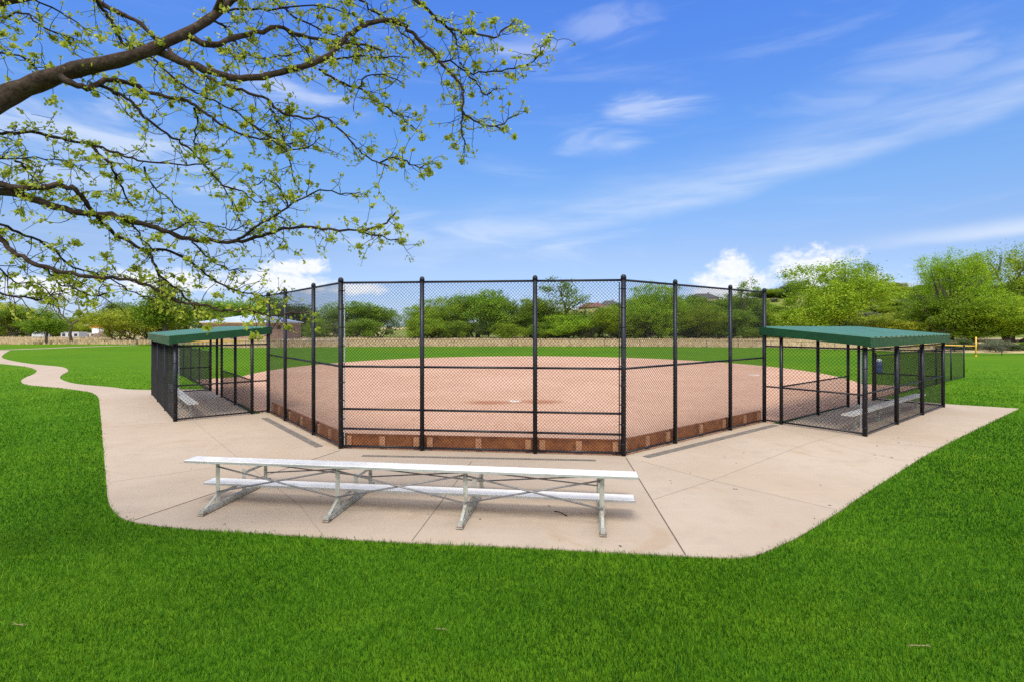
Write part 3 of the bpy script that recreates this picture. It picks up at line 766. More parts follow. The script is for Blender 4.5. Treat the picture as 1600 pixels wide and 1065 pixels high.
kind('bright', rl(9, 16, .40, .20, .78, .13, .20), 'leaf_bright', 760, 57, 0.0298, 0.0160, .014, .14, 35, 4, .06)
kind('sparse', rl(12, 13, .34, .32, .86, .09, .15), 'leaf_green', 225, 34, 0.0285, 0.0186, .020, .26, 36, 2, .03)
kind('dark', rl(14, 12, .30, .25, .82, .12, .18, .8), 'leaf_dark', 480, 40, 0.0323, 0.0211, .022, .2, 37)
kind('cotton', rl(17, 15, .40, .36, .86, .11, .18), 'leaf_bright', 627, 57, 0.0289, 0.0130, .026, .30, 38, 2, .04)
kind('young', [(0, 0, .40, .20, .14), (.08, 0, .5, .17, .13), (-.08, .04, .52, .17, .13), (0, .03, .66, .14, .12), (.03, -.03, .78, .1, .1), (0, 0, .9, .05, .09), (.1, .1, .42, .12, .1), (-.12, -.06, .4, .12, .1)], 'leaf_green', 330, 40, 0.0285, 0.0186, .017, .34, 39)
kind('grey', rl(21, 10, .42, .18, .6, .14, .22), 'leaf_grey', 330, 40, 0.0380, 0.0248, .012, .1, 40, 4, .08)
# leafless tree with buds
def bare_kind():
    r = random.Random(4); mb = MB(); tips = []
    def grow(p, d, L, rad, lv):
        q = p + d * L * .5 + Vector((r.uniform(-1, 1), r.uniform(-1, 1), r.uniform(-.3, 1))) * L * .06; e = p + d * L
        mb.tube([tuple(p), tuple(q), tuple(e)], [rad, rad * .85, rad * .65], 'far_bark', 5 if lv < 2 else 3, cap=False)
        if lv >= 3: tips.append(tuple(e)); tips.append(tuple(q))
        if lv == 5: return
        for k in range(3 if lv < 4 else 2):
            nd = (d + Vector((r.uniform(-1, 1), r.uniform(-1, 1), r.uniform(-.15, .55))) * (.75 if lv else .6)).normalized()
            grow(e if k else p.lerp(e, .75), nd, L * r.uniform(.6, .82), rad * .58, lv + 1)
    grow(Vector((0, 0, -.02)), Vector((0, 0, 1)), .30, .017, 0)
    me = mb.mesh('trunk', True); me['world'] = 0
    t = np.array(tips); sel = np.random.default_rng(3).choice(len(t), 260)
    KINDS['bare'] = (me, leaf_cloud(t[sel], .012, .022, 5, 'leaf_yellow', 'crown'))
bare_kind()
EXT = {}
for k_, (tm_, cm_) in KINDS.items():
    q_ = np.zeros(len(cm_.vertices) * 3, np.float32); cm_.vertices.foreach_get('co', q_); q_ = q_.reshape(-1, 3)
    EXT[k_] = (float(np.percentile(np.abs(q_[:, 0]), 96) + np.percentile(np.abs(q_[:, 1]), 96)), float(np.percentile(q_[:, 2], 99.3)))
def tree(kd, px, ytop, wpx, D, label, group=None, name='tree', wnorm=.95, cat='tree'):
    x = (px - 800) / F * D; z0 = float(zg(np.array(x), np.array(float(D)))) if D > 122 else -.09
    H = CH + (YH - ytop) / F * D - z0; W = wpx / F * D
    tm, cm = KINDS[kd]
    o = empty(name, (x, D, z0), label, cat, group); o.rotation_euler = (0, 0, random.uniform(0, 6.28)); 
    w_, h_ = EXT[kd]; o.scale = (W / w_, W / w_, H / h_)
    for nm, me in (('trunk', tm), ('crown', cm)):
        c = bpy.data.objects.new(nm, me); col.objects.link(c); c.parent = o
    return o
G1, G2, G3 = 'trees on the left skyline', 'trees behind the outfield', 'trees on the right by the hill'
TREES = [
 ('willow', -22, 474, 110, 125, 'yellowish bushy tree cut by the left edge of the photo', G1), ('shrubby', 28, 482, 84, 120, 'green rounded tree just left of the slim young lawn tree', G1),
 ('young', 72, 482, 46, 82, 'slim young tree with a dark trunk on the lawn edge left of the bare tree', G1), ('bare', 112, 446, 95, 88, 'bare branching tree with sparse buds near the pale trailers', G1),
 ('shrubby', 92, 497, 90, 150, 'low green tree behind the pale trailers', G1), ('willow', 134, 499, 70, 150, 'low green tree between the bare tree and the orange topped shed', G1),
 ('dark', 168, 474, 62, 150, 'dark green tree behind the yellow green willow on the left', G1), ('willow', 192, 484, 90, 92, 'wide yellow green willow left of the conical tree', G1), ('willow', 232, 480, 90, 98, 'tall yellow green willow just behind the conical tree', G1),
 ('young', 256, 436, 74, 78, 'conical green tree rising above the left dugout roof', G1), ('shrubby', 300, 478, 100, 105, 'broad green tree between conical tree and restroom building', G1),
 ('round', 345, 472, 90, 150, 'green tree behind the left end of the restroom roof', G1), ('round_b', 395, 466, 100, 150, 'tall green tree behind the middle of the restroom roof', G1), ('shrubby', 428, 474, 80, 140, 'green tree behind the right end of the restroom roof', G1),
 ('dark', 470, 478, 85, 135, 'dark green tree just right of the restroom building', G2), ('sparse', 508, 474, 80, 138, 'dark green tree behind the second post left of the backstop bend', G2), ('shrubby', 458, 508, 60, 118, 'low bright shrub right of the restroom wall', G2),
 ('shrubby', 552, 474, 100, 128, 'rounded green tree behind the left middle backstop bay', G2), ('shrubby', 590, 484, 56, 130, 'green tree beside the open gap in the tree line', G2),
 ('bright', 664, 479, 60, 126, 'green tree just right of the gap in the tree line', G2), ('bright', 698, 464, 90, 124, 'tall green tree left of the tallest clump behind the middle bay', G2), ('shrubby', 745, 455, 95, 122, 'tallest rounded green tree behind the widest backstop bay', G2),
 ('shrubby', 792, 466, 90, 122, 'green tree right of the tallest clump behind the middle bay', G2), ('shrubby', 826, 488, 60, 120, 'green bush behind the post right of the middle bay', G2),
 ('sparse', 882, 438, 110, 120, 'tall sparse tree with open branches behind the right middle bay', G2), ('bright', 850, 468, 70, 126, 'green tree left of the tall sparse tree', G2), ('bright', 890, 492, 75, 112, 'bright low bush under the tall sparse tree', G2),
 ('dark', 936, 483, 50, 128, 'dark small tree below the red roofed hill house', G2), ('grey', 918, 508, 24, 112, 'grey pale shrub beside the bright low bush', G2), ('bright', 958, 482, 76, 112, 'bright bush left of the right backstop bend', G2),
 ('bright', 1008, 462, 84, 112, 'bright green tree just right of the backstop bend post', G2), ('bright', 1036, 446, 76, 114, 'tall bright green tree left of the first right wing post', G2), ('bright', 1084, 478, 76, 112, 'bright green bush behind the middle bay of the right wing', G2),
 ('round_b', 1122, 472, 70, 124, 'green tree below the grey roofed hill house', G2), ('sparse', 1164, 438, 60, 118, 'tall narrow tree behind the last bay of the right wing', G2), ('shrubby', 1186, 470, 60, 120, 'green tree behind the end post of the right wing', G2), ('shrubby', 1140, 486, 70, 112, 'low green bush behind the third post of the right wing', G2),
 ('shrubby', 1062, 464, 80, 140, 'dense green tree behind the first bay of the right wing', G2), ('round_b', 1104, 470, 76, 142, 'green tree between the grey roofed house and the outfield', G2), ('shrubby', 1150, 462, 70, 140, 'dense green tree behind the tall narrow tree', G2), ('shrubby', 985, 468, 80, 140, 'dense green tree behind the right backstop bend post', G2), ('bright', 1208, 488, 56, 135, 'bright tall shrub on the slope beside the backstop end post', G2),
 ('dark', 1240, 440, 44, 215, 'dark pine like tree beside the red roofed house on the hill', G3), ('bright', 1310, 411, 148, 104, 'large bright bushy tree above the right dugout roof', G3), ('willow', 1218, 490, 64, 125, 'low yellow green bush on the slope left of the large bushy tree', G3),
 ('willow', 1428, 486, 110, 116, 'yellow green bush between large bushy tree and cottonwoods', G3), ('cotton', 1484, 400, 104, 104, 'left leaning cottonwood of the two tall ones at the right', G3), ('cotton', 1574, 385, 122, 108, 'tallest cottonwood at the right edge with dark limbs', G3),
 ('shrubby', 1478, 462, 110, 100, 'dark green understorey tree beneath the left cottonwood', G3), ('bright', 1580, 466, 130, 95, 'feathery bright willow at the right edge below the tallest cottonwood', G3), ('bright', 1530, 492, 90, 98, 'low bright bush above the yellow foul pole', G3), ('willow', 1375, 500, 90, 108, 'low yellow bush right of the large bushy tree', G3), ('round_b', 1640, 430, 120, 100, 'green tree cut by the right edge of the photo', G3),
]
for a in TREES: tree(*a[:5], a[5], a[6])
rs = random.Random(5)
SH = 'low rounded shrub in the thicket along the foot of the tree line'
for k in range(24):
    px = 450 + k * 31 + rs.uniform(-15, 15)
    if 600 < px < 645: px += 60
    tree(rs.choice(['shrubby', 'bright', 'dark', 'shrubby', 'grey']), px, rs.uniform(496, 517), rs.uniform(22, 60), rs.uniform(112, 124), SH, 'shrubs along the foot of the tree line', 'shrub', cat='shrub')
for k in range(14):
    px = -20 + k * 13.5 + rs.uniform(-5, 5)
    tree(rs.choice(['shrubby', 'willow', 'willow']), px, rs.uniform(500, 510), rs.uniform(34, 52), rs.uniform(126, 140), 'low yellow green shrub in the thicket behind the trailers', 'shrubs behind the trailers', 'shrub', cat='shrub')
for k in range(17):
    px = 1482 + k * 11 + rs.uniform(-4, 4)
    tree(rs.choice(['dark', 'grey', 'shrubby', 'dark']), px, rs.uniform(529, 539), rs.uniform(20, 36), rs.uniform(57, 66), 'low dusky shrub close behind the outfield fence at the right', 'shrubs behind the outfield fence', 'shrub', cat='shrub')
SL = 'small scrub bush on the dry hillside at the right'
for k in range(170):
    px = rs.uniform(1190, 1640); D = rs.uniform(140, 232); x = (px - 800) / F * D
    zt = float(zg(np.array(x), np.array(D))); yb = YH - (zt - CH) / F * 0 - (zt - CH) * F / D
    tree(rs.choice(['dark', 'shrubby', 'grey', 'bright', 'willow']), px, yb - rs.uniform(5, 15), rs.uniform(14, 40), D, SL, 'scrub bushes on the hillside', 'scrub_bush', cat='bush')

# ------------------------------------------------------------------ buildings and small far things
def house(px, ytop, wpx, D, roofmat, label, rot=0.0, depth=9.0, wall='stucco', hip=True):
    x = (px - 800) / F * D; W = wpx / F * D; zt = CH + (YH - ytop) / F * D; zb = min(float(zg(np.array(x), np.array(float(D)))), zt - 6) - .4
    root = empty('house', (x, D, zb), label, 'house', 'houses on the hill')
    ax = Vector((math.cos(rot), math.sin(rot), 0)); ay = Vector((-ax.y, ax.x, 0)); c = Vector((x, D, 0)); ze = zt - 2.4
    mb = MB(); mb.box(c + UP * ((zb + ze) / 2), (W * .9, depth, ze - zb), wall, ax=ax); mb.build('wall', root)
    mb = MB(); e = W * .5; dp = depth / 2 + .6; rd = W * (.22 if hip else .5)
    cs = [c + ax * (sx * e) + ay * (sy * dp) + UP * ze for sx, sy in ((-1, -1), (1, -1), (1, 1), (-1, 1))]; r0, r1 = c - ax * rd + UP * zt, c + ax * rd + UP * zt
    for f in ([cs[0], cs[1], r1, r0], [cs[2], cs[3], r0, r1], [cs[1], cs[2], r1], [cs[3], cs[0], r0], cs[::-1]): mb.poly(f, roofmat)
    ro = mb.build('roof', root)
    m2 = MB(); m2.box(c + ax * (W * .2) + ay * 1.0 + UP * (zt - .1), (.8, .8, 1.6), 'brick_tan', ax=ax); m2.build('chimney', ro)
    for k in (-.3, 0, .3):
        m2 = MB(); m2.box(c + ax * (W * k) - ay * (depth / 2 + .02) + UP * (ze - 1.5), (1.3, .06, 1.3), 'white_paint', ax=ax); w_ = m2.build('window', root)
        m3 = MB(); m3.box(c + ax * (W * k) - ay * (depth / 2 + .06) + UP * (ze - 1.5), (1.1, .05, 1.1), 'dark_glass', ax=ax); m3.build('pane', w_)
house(1213, 455.5, 46, 255, 'roof_red', 'house with a low red brown roof on the hill left of a dark tree', .1)
house(1098, 459, 46, 262, 'roof_grey', 'house with a dark grey roof on the ridge behind the right backstop wing', -.1)
house(926, 473.5, 44, 262, 'roof_red', 'red brown roofed house on the ridge behind the right middle backstop bay', .05, wall='roof_red')
house(952, 470, 30, 275, 'roof_grey', 'smaller dark roofed house next to the red brown roofed one', 0)
house(1412, 448, 40, 262, 'roof_grey', 'house with only its low roof showing above the scrubby ridge', .1)

# restroom building
D = 96.0; xl, xr = (307 - 800) / F * D, (443 - 800) / F * D; xc = (xl + xr) / 2; W = xr - xl; ze, zt = 3.50, 4.85; dep = 9.0
rb = empty('restroom_building', (xc, D + dep / 2, -.09), 'tan brick restroom building with a pale metal hip roof', 'building')
mb = MB(); mb.box((xc, D + dep / 2 + .5, 1.5), (W - .9, dep - 1, 3.1), 'brick_tan'); mb.build('wall', rb)
mb = MB(); mb.box((xc, D + dep / 2 + .5, 3.2), (W - .8, dep - .9, .32), 'cream_trim'); mb.build('frieze', rb)
mb = MB(); cs = [Vector(q) for q in ((xl, D, ze), (xr, D, ze), (xr, D + dep + .5, ze), (xl, D + dep + .5, ze))]; r0, r1 = Vector((xc - W * .1, D + dep / 2, zt)), Vector((xc + W * .22, D + dep / 2, zt))
for f in ([cs[0], cs[1], r1, r0], [cs[2], cs[3], r0, r1], [cs[1], cs[2], r1], [cs[3], cs[0], r0]): mb.poly(f, 'metal_roof_pale')
mb.poly([q - UP * .14 for q in cs[::-1]], 'cream_trim')
for i in range(4): mb.poly([cs[i] - UP * .14, cs[(i + 1) % 4] - UP * .14, cs[(i + 1) % 4], cs[i]], 'cream_trim')
ro = mb.build('roof', rb)
mb = MB(); mb.box(((432.5 - 800) / F * D, D + .98, 2.5), (.7, .1, .6), 'dark_glass'); mb.build('vent', rb)
for px in (330, 360): 
    mb = MB(); mb.box(((px - 800) / F * D, D + .98, 1.05), (1.1, .1, 2.2), 'roof_grey'); mb.build('door', rb)

# low rubble bank beside the building
mb = MB(); rr = random.Random(9)
for k in range(60):
    x = (rr.uniform(444, 540) - 800) / F * 92; y = 92 + rr.uniform(-1.5, 1.5); s_ = rr.uniform(.25, .7)
    mb.box((x, y, s_ * .25), (s_ * 1.6, s_, s_ * .8), 'cream_trim' if rr.random() < .5 else 'stucco', ax=(math.cos(k), math.sin(k), 0), az=(.1 * math.sin(k * 3), .1, 1), bev=s_ * .2)
tag(mb.build('rubble_bank'), 'low bank of tan rubble beside the restroom building', 'rubble', kind='stuff')

# trailers, shed, soil pile, car, sign
def trailer(px0, px1, ytop, D, mat, label, win):
    x0, x1 = (px0 - 800) / F * D, (px1 - 800) / F * D; zt = CH + (YH - ytop) / F * D; c = Vector(((x0 + x1) / 2, D + 1.2, 0)); L = x1 - x0
    root = empty('trailer', c, label, 'trailer', 'trailers parked beyond the lawn')
    mb = MB(); mb.box(c + UP * ((.35 + zt) / 2), (L, 2.4, zt - .35), mat, bev=.08); mb.box(c + UP * (zt + .03), (L + .1, 2.5, .07), 'white_paint'); mb.build('body', root)
    for k in range(win):
        m2 = MB(); m2.box(c + Vector((L * ((k + .5) / win - .5), -1.22, zt * .62)), (L / win * .5, .06, zt * .4), 'dark_glass'); m2.build('window', root)
    for s_ in (-1, 1):
        m2 = MB(); q = c + Vector((s_ * L * .3, -1.05, .3)); m2.tube([q, q + Vector((0, .25, 0))], .33, 'rubber', 14); m2.build('wheel', root, True)
trailer(95, 123, 519.5, 112, 'pale_grey_paint', 'pale grey trailer with dark windows beside the bare tree trunk', 3)
trailer(124, 149, 521, 116, 'cream_trim', 'cream coloured trailer right of the pale grey one', 3)
D = 118; c = Vector(((153 - 800) / F * D, D, 0)); root = empty('shed', c, 'small white shed with an orange top and a jutting canopy behind the soil pile', 'shed')
mb = MB(); mb.box(c + Vector((0, 0, 1.1)), (1.5, 1.5, 2.4), 'white_paint'); mb.build('wall', root)
mb = MB(); mb.box(c + Vector((-.1, 0, 2.72)), (2.1, 1.8, .85), 'orange_paint', bev=.1); mb.build('roof', root)
mb = MB(); mb.box(c + Vector((-1.7, 0, 3.0)), (1.5, 1.4, .22), 'white_paint'); mb.box(c + Vector((-1.2, 0, 2.4)), (.25, .2, 1.2), 'white_paint'); mb.build('canopy', root)
def mound(px, wpx, D, h, mat, label):
    x = (px - 800) / F * D; w = wpx / F * D / 2; n = 26; r_ = random.Random(2); V = []
    for i in range(n):
        for j in range(n):
            a, b = i / (n - 1) * 2 - 1, j / (n - 1) * 2 - 1; q = max(0, 1 - (a * a + b * b))
            V.append((x + a * w, D + b * w * .7, -.1 + h * q ** .8 * (1 + .25 * math.sin(a * 5 + 1) + .2 * math.sin(b * 7)) * r_.uniform(.85, 1.1)))
    I_ = np.arange(n * n).reshape(n, n); f_ = np.stack([I_[:-1, :-1], I_[1:, :-1], I_[1:, 1:], I_[:-1, 1:]], 2).reshape(-1, 4)
    me = np_mesh('soil_mound', np.array(V), f_, mat); tag(link('soil_mound', me), label, 'mound')
mound(155, 34, 112, 1.25, 'soil_pile', 'brown pile of soil in front of the orange topped shed')
D = 112; c = Vector(((64 - 800) / F * D, D, 0)); root = empty('parked_van', c, 'small pale van at the far left half hidden behind the young tree', 'van')
mb = MB(); mb.box(c + UP * .75, (2.6, 1.5, .75), 'pale_grey_paint', bev=.12); mb.box(c + Vector((-.15, 0, 1.3)), (1.7, 1.35, .5), 'pale_grey_paint', bev=.15); mb.build('body', root)
m2 = MB(); m2.box(c + Vector((-.15, -.69, 1.3)), (1.3, .04, .32), 'dark_glass'); m2.build('window', root)
for s_ in (-1, 1):
    m2 = MB(); q = c + Vector((s_ * .8, -.72, .3)); m2.tube([q, q + Vector((0, .2, 0))], .3, 'rubber', 14); m2.build('wheel', root, True)
sx_, sy_ = gp(214, 538.3); c = Vector((sx_, sy_, 0)); root = empty('trail_sign', c, 'dark trail post with a small white sign left of the dugout', 'sign')
mb = MB(); mb.box(c + UP * .42, (.14, .14, 1.0), 'far_bark'); mb.build('post', root)
mb = MB(); mb.box(c + Vector((.22, -.08, .86)), (.42, .04, .16), 'white_paint', az=(0, -.5, 1)); mb.build('panel', root)

# tall dry grass beyond the lawn, left and centre
def drygrass():
    n = 42000; x = rng.uniform(-130, 75, n); y = rng.uniform(66, 118, n)
    ok = ~inside(x, y, np.array(lawn_poly)); x, y = x[ok], y[ok]; n = len(x)
    h = rng.uniform(.25, .62, n) * np.where(x < -30, 1.0, .55); w = rng.uniform(.10, .28, n); fa = rng.uniform(0, np.pi, n); dx = rng.normal(0, .12, n)
    a = np.stack([x - np.cos(fa) * w, y - np.sin(fa) * w, np.full(n, -.09)], 1); b = np.stack([x + np.cos(fa) * w, y + np.sin(fa) * w, np.full(n, -.09)], 1)
    c = np.stack([x + dx, y, h], 1); V = np.stack([a, b, c], 1).reshape(-1, 3)
    me = np_mesh('dry_grass', V, np.arange(n * 3).reshape(n, 3), 'straw', np.clip(rng.normal(.5, .25, n), 0, 1))
    tag(link('dry_grass', me), 'tall straw coloured dry grass beyond the mown lawn', 'dry grass', kind='stuff')
drygrass()

# ------------------------------------------------------------------ the honey locust hanging over the view
LT = empty('locust_tree', (-6.9, 4.7, -.045), 'honey locust reaching over the lawn with fresh yellow green leaf tufts', 'tree')
rt = random.Random(21)
BR = [  # (start px width, end px width, depth at start, depth at end, points)
 (36, 8, 4.5, 5.4, [(-60, 200), (0, 156), (40, 137), (90, 118), (130, 106), (180, 96), (225, 82), (260, 66), (300, 47), (335, 24), (362, 0), (395, -45)]),
 (11, 3, 5.1, 6.0, [(288, 56), (330, 70), (365, 60), (400, 52), (435, 42), (470, 55), (520, 66), (560, 70), (600, 80)]),
 (13, 2, 5.0, 6.2, [(240, 78), (280, 95), (320, 108), (360, 120), (400, 121), (426, 115), (469, 106), (498, 95), (515, 86), (526, 75), (544, 57), (564, 43), (584, 36), (613, 33), (630, 40), (644, 52), (659, 66), (676, 83), (687, 98), (702, 112), (716, 126), (723, 141), (723, 161), (725, 178), (739, 187), (765, 198), (788, 193), (808, 178)]),
 (3, 1.5, 6.1, 6.3, [(724, 175), (720, 200), (724, 218), (729, 229)]),
 (3, 1.5, 6.0, 6.2, [(687, 97), (710, 99), (731, 115), (745, 132), (756, 150), (770, 142), (780, 135)]),
 (3, 1.5, 6.0, 5.7, [(716, 98), (728, 108), (739, 115), (771, 111), (803, 106), (828, 99), (840, 89), (851, 69), (859, 55)]),
 (7, 2, 5.6, 5.9, [(610, -30), (647, 0), (667, 14), (685, 32), (702, 45), (722, 50), (745, 55), (771, 58), (790, 45), (808, 30)]),
 (3, 1.5, 5.8, 5.9, [(704, 47), (712, 60), (718, 72), (735, 80)]),
 (11, 2, 4.7, 5.6, [(95, 120), (121, 135), (141, 138), (158, 130), (180, 124), (208, 132), (231, 144), (259, 151), (282, 155), (304, 166), (324, 180), (346, 194), (372, 208), (400, 216), (430, 222), (452, 240)]),
 (6, 1.5, 4.9, 5.2, [(158, 134), (180, 144), (197, 153), (211, 166), (225, 183), (245, 200), (270, 214), (293, 231), (313, 251), (332, 272), (349, 292), (357, 310), (366, 328)]),
 (8, 2, 5.6, 6.0, [(120, -25), (149, 0), (175, 14), (203, 28), (225, 42), (245, 59), (265, 76), (282, 93), (304, 113), (332, 127), (360, 135), (389, 146), (417, 155), (432, 170), (446, 178), (475, 184), (506, 183), (521, 195), (541, 213), (555, 230), (572, 244), (595, 256), (613, 266)]),
 (3, 1.5, 5.9, 6.1, [(595, 254), (613, 246), (630, 250), (645, 258), (660, 260), (672, 254)]),
 (6, 1.5, 5.3, 5.8, [(140, -20), (158, 11), (169, 25), (180, 48), (191, 65), (214, 79), (239, 93), (262, 113), (287, 135), (315, 149), (343, 160), (369, 175), (394, 194), (422, 211), (442, 222), (470, 228)]),
 (4, 1.5, 5.9, 6.4, [(498, 106), (515, 121), (535, 131), (564, 139), (584, 155), (607, 170), (627, 184), (644, 198), (664, 212)]),
 (3.5, 1.5, 5.8, 6.0, [(417, 157), (428, 178), (437, 195), (443, 218), (452, 247), (460, 287)]),
 (3.5, 1.5, 5.6, 5.9, [(395, 196), (429, 218), (457, 233), (483, 230), (500, 215)]),
 (4, 1.5, 6.0, 6.3, [(498, 98), (535, 92), (561, 89), (601, 88), (640, 90)]),
 (4, 2, 6.2, 6.2, [(545, -25), (564, 0), (584, 17), (603, 30), (640, 60), (652, 76)]),
 (4, 1.5, 5.9, 6.2, [(410, -25), (429, 0), (457, 26), (495, 43), (535, 60), (567, 75), (590, 95)]),
 (6, 2, 4.8, 5.2, [(-40, 206), (0, 208), (33, 208), (75, 211), (105, 219), (144, 228), (168, 234), (192, 243), (216, 249), (249, 255), (294, 258), (324, 254)]),
 (5, 2, 4.9, 5.1, [(146, 230), (168, 252), (180, 273), (195, 303), (205, 325)]),
 (11, 2.5, 4.6, 5.6, [(-50, 278), (0, 288), (24, 293), (60, 293), (99, 291), (117, 297), (132, 312), (141, 327), (150, 336), (162, 351), (180, 366), (204, 381), (231, 393), (243, 417), (255, 435), (276, 453), (294, 468), (306, 486)]),
 (13, 2.5, 4.7, 5.9, [(-50, 292), (18, 302), (42, 309), (72, 318), (102, 327), (138, 333), (174, 336), (204, 344), (234, 353), (264, 363), (294, 374), (330, 378), (369, 378), (399, 371), (427, 363), (450, 356), (490, 354), (530, 360), (570, 360), (600, 348), (618, 335)]),
 (3, 1.5, 5.8, 6.0, [(560, 361), (590, 368), (612, 374), (632, 376)]),
 (5, 1.5, 5.5, 5.9, [(372, 375), (396, 360), (420, 342), (450, 324), (480, 306), (510, 298), (540, 304), (562, 300)]),
 (9, 2, 4.5, 5.4, [(-50, 330), (0, 372), (18, 393), (45, 408), (72, 419), (102, 425), (135, 431), (174, 435), (210, 440), (234, 447), (258, 462), (285, 471), (312, 476), (345, 482), (385, 487), (420, 492), (455, 490), (488, 488)]),
 (5, 1.5, 4.8, 5.3, [(-40, 335), (0, 351), (30, 363), (60, 378), (90, 396), (114, 417), (140, 424), (168, 433), (192, 447), (222, 462), (246, 471)]),
 (4, 1.5, 4.6, 4.8, [(-40, 448), (0, 459), (30, 464), (51, 468), (75, 466), (88, 452)]),
 (5, 1.5, 5.3, 5.9, [(228, 391), (258, 390), (285, 402), (315, 420), (339, 441), (369, 453), (402, 462), (430, 460), (446, 452)]),
 (3, 1.5, 5.0, 5.2, [(205, 345), (222, 372), (240, 390)]), (3, 1.5, 4.8, 5.0, [(-30, 246), (0, 247), (54, 248), (100, 251), (135, 272)]), (4, 1.5, 4.8, 5.0, [(28, 250), (40, 266), (56, 282), (75, 294)]),
 (3, 1.5, 5.1, 5.4, [(225, 262), (240, 291), (264, 312), (288, 333)]), (3, 1.5, 5.2, 5.6, [(264, 362), (300, 348), (330, 351), (360, 357), (385, 350)]),
 (3, 1.5, 5.3, 5.6, [(300, 376), (320, 400), (350, 418), (380, 424)]),
 (4, 1.5, 5.2, 5.4, [(-30, 36), (0, 30), (37, 20), (59, 37), (87, 51), (113, 61), (130, 70)]), (4, 1.5, 5.0, 5.1, [(-30, 70), (0, 80), (40, 93), (62, 112), (100, 112)]), (4, 1.5, 5.3, 5.5, [(-30, 10), (30, -8), (80, 12), (120, 34), (140, 56)]),
 (3, 1.5, 4.6, 4.8, [(-30, 395), (5, 425), (22, 440), (60, 445), (90, 470)]), (3, 1.5, 5.2, 5.5, [(72, 420), (90, 440), (120, 455), (150, 463), (165, 458)]),
 (4, 1.5, 5.6, 6.0, [(330, 30), (355, 45), (372, 70), (405, 90), (440, 88), (470, 80)]), (4, 1.5, 5.6, 6.0, [(340, 20), (380, 12), (420, 18), (470, 8), (520, 14), (560, 30)]),
 (3, 1.5, 5.3, 5.6, [(304, 168), (308, 195), (304, 222), (320, 232)]), (3, 1.5, 5.6, 5.9, [(440, 42), (470, 70), (490, 98)]), (3, 1.5, 5.8, 6.1, [(560, 140), (572, 120), (600, 118), (630, 130)]),
 (3, 1.5, 5.5, 5.7, [(450, 325), (440, 300), (420, 282), (400, 290)]), (3, 1.5, 5.5, 5.7, [(345, 290), (380, 300), (400, 316), (420, 318)]),
]
thick = MB(); fine = MB(); tuft = []
def leafy(p, dirv, n_, sp):
    for _ in range(n_):
        tuft.append((p + Vector((rt.gauss(0, sp), rt.gauss(0, sp), rt.gauss(0, sp * .8))), rt.random()))
def twigs(P, rad, lo, dens):
    "short crooked side shoots with leaf tufts along a limb"
    acc = 0.0
    for i in range(len(P) - 1):
        seg = P[i + 1] - P[i]; acc += seg.length
        if acc < dens or i < lo: continue
        acc = 0; t = seg.normalized()
        for _ in range(rt.choice((1, 1, 2, 2))):
            d = (t * rt.uniform(.2, 1.0) + Vector((rt.gauss(0, .55), rt.gauss(0, .55), rt.gauss(-.08, .6)))).normalized()
            L = rt.uniform(.07, .42); q = [P[i]]; k = max(2, int(L / .055))
            for s_ in range(k):
                d = (d + Vector((rt.gauss(0, .3), rt.gauss(0, .3), rt.gauss(-.02, .3)))).normalized(); q.append(q[-1] + d * (L / k))
                if rt.random() < .24: leafy(q[-1], d, rt.randint(2, 6), .014)
            fine.tube([tuple(x) for x in q], [.0042 - .0022 * j / k for j in range(k + 1)], 'twig_bark', 4, cap=False)
            leafy(q[-1], d, rt.choice((2, 4, 6, 9, 16, 22, 60)), rt.uniform(.012, .030))
            for _ in range(4):
                if rt.random() < .55:
                    a_ = q[rt.randint(1, len(q) - 1)]; e_ = a_ + Vector((rt.gauss(0, .06), rt.gauss(0, .06), rt.gauss(0, .05)))
                    fine.tube([tuple(a_), tuple(e_)], [.0026, .0018], 'twig_bark', 3, cap=False); leafy(e_, d, rt.choice((0, 0, 2, 4, 7)), .014)
for (w0, w1, d0, d1, pts) in BR:
    sm = smooth_line([(x, y) for x, y in pts], 3); n_ = len(sm); P, Rr = [], []; ph = rt.uniform(0, 6)
    for i, q in enumerate(sm):
        f = i / (n_ - 1); D_ = d0 + (d1 - d0) * f + .13 * math.sin(ph + f * 7) * min(1, i / 4)
        wob = (0 if w0 > 20 else 1.3)
        P.append(pp(q[0] + rt.gauss(0, wob), q[1] + rt.gauss(0, wob), D_)); Rr.append(max((w0 + (w1 - w0) * f ** .7) / 2 / F * D_ * (1 + .07 * math.sin(i * 1.7 + ph) + rt.gauss(0, .03)), .0042))
    (thick if w0 >= 7 else fine).tube([tuple(p) for p in P], Rr, 'bark' if w0 >= 7 else 'twig_bark', 10 if w0 >= 7 else 6, cap=False)
    if w0 < 20: twigs(P, Rr, 1 if w0 < 8 else 3, .062)
    else: twigs(P, Rr, 9, .3)
    leafy(P[-1], None, 12, .025)
# trunk and the limbs that carry the branches in, out of frame to the left
T0 = Vector((-6.9, 4.7, 0))
thick.tube([(-6.9, 4.7, -.06), (-6.9, 4.7, .15), (-6.88, 4.7, 1.0), (-6.85, 4.7, 1.9), (-6.8, 4.68, 2.7), (-6.75, 4.7, 3.6), (-6.8, 4.9, 5.0), (-6.6, 5.2, 6.6)], [.27, .21, .185, .175, .17, .14, .10, .05], 'bark', 14)
def feed(z, end, r0, r1): 
    a = Vector((-6.8, 4.68, z)); thick.tube([tuple(a), tuple(a.lerp(end, .45) + UP * .12), tuple(end)], [r0, (r0 + r1) / 2, r1], 'bark', 10, cap=False)
feed(2.75, pp(-60, 200, 4.5), .13, .107); feed(2.6, pp(-50, 292, 4.7), .07, .04); feed(2.5, pp(-50, 278, 4.6), .06, .032); feed(2.9, pp(-40, 206, 4.8), .05, .02)
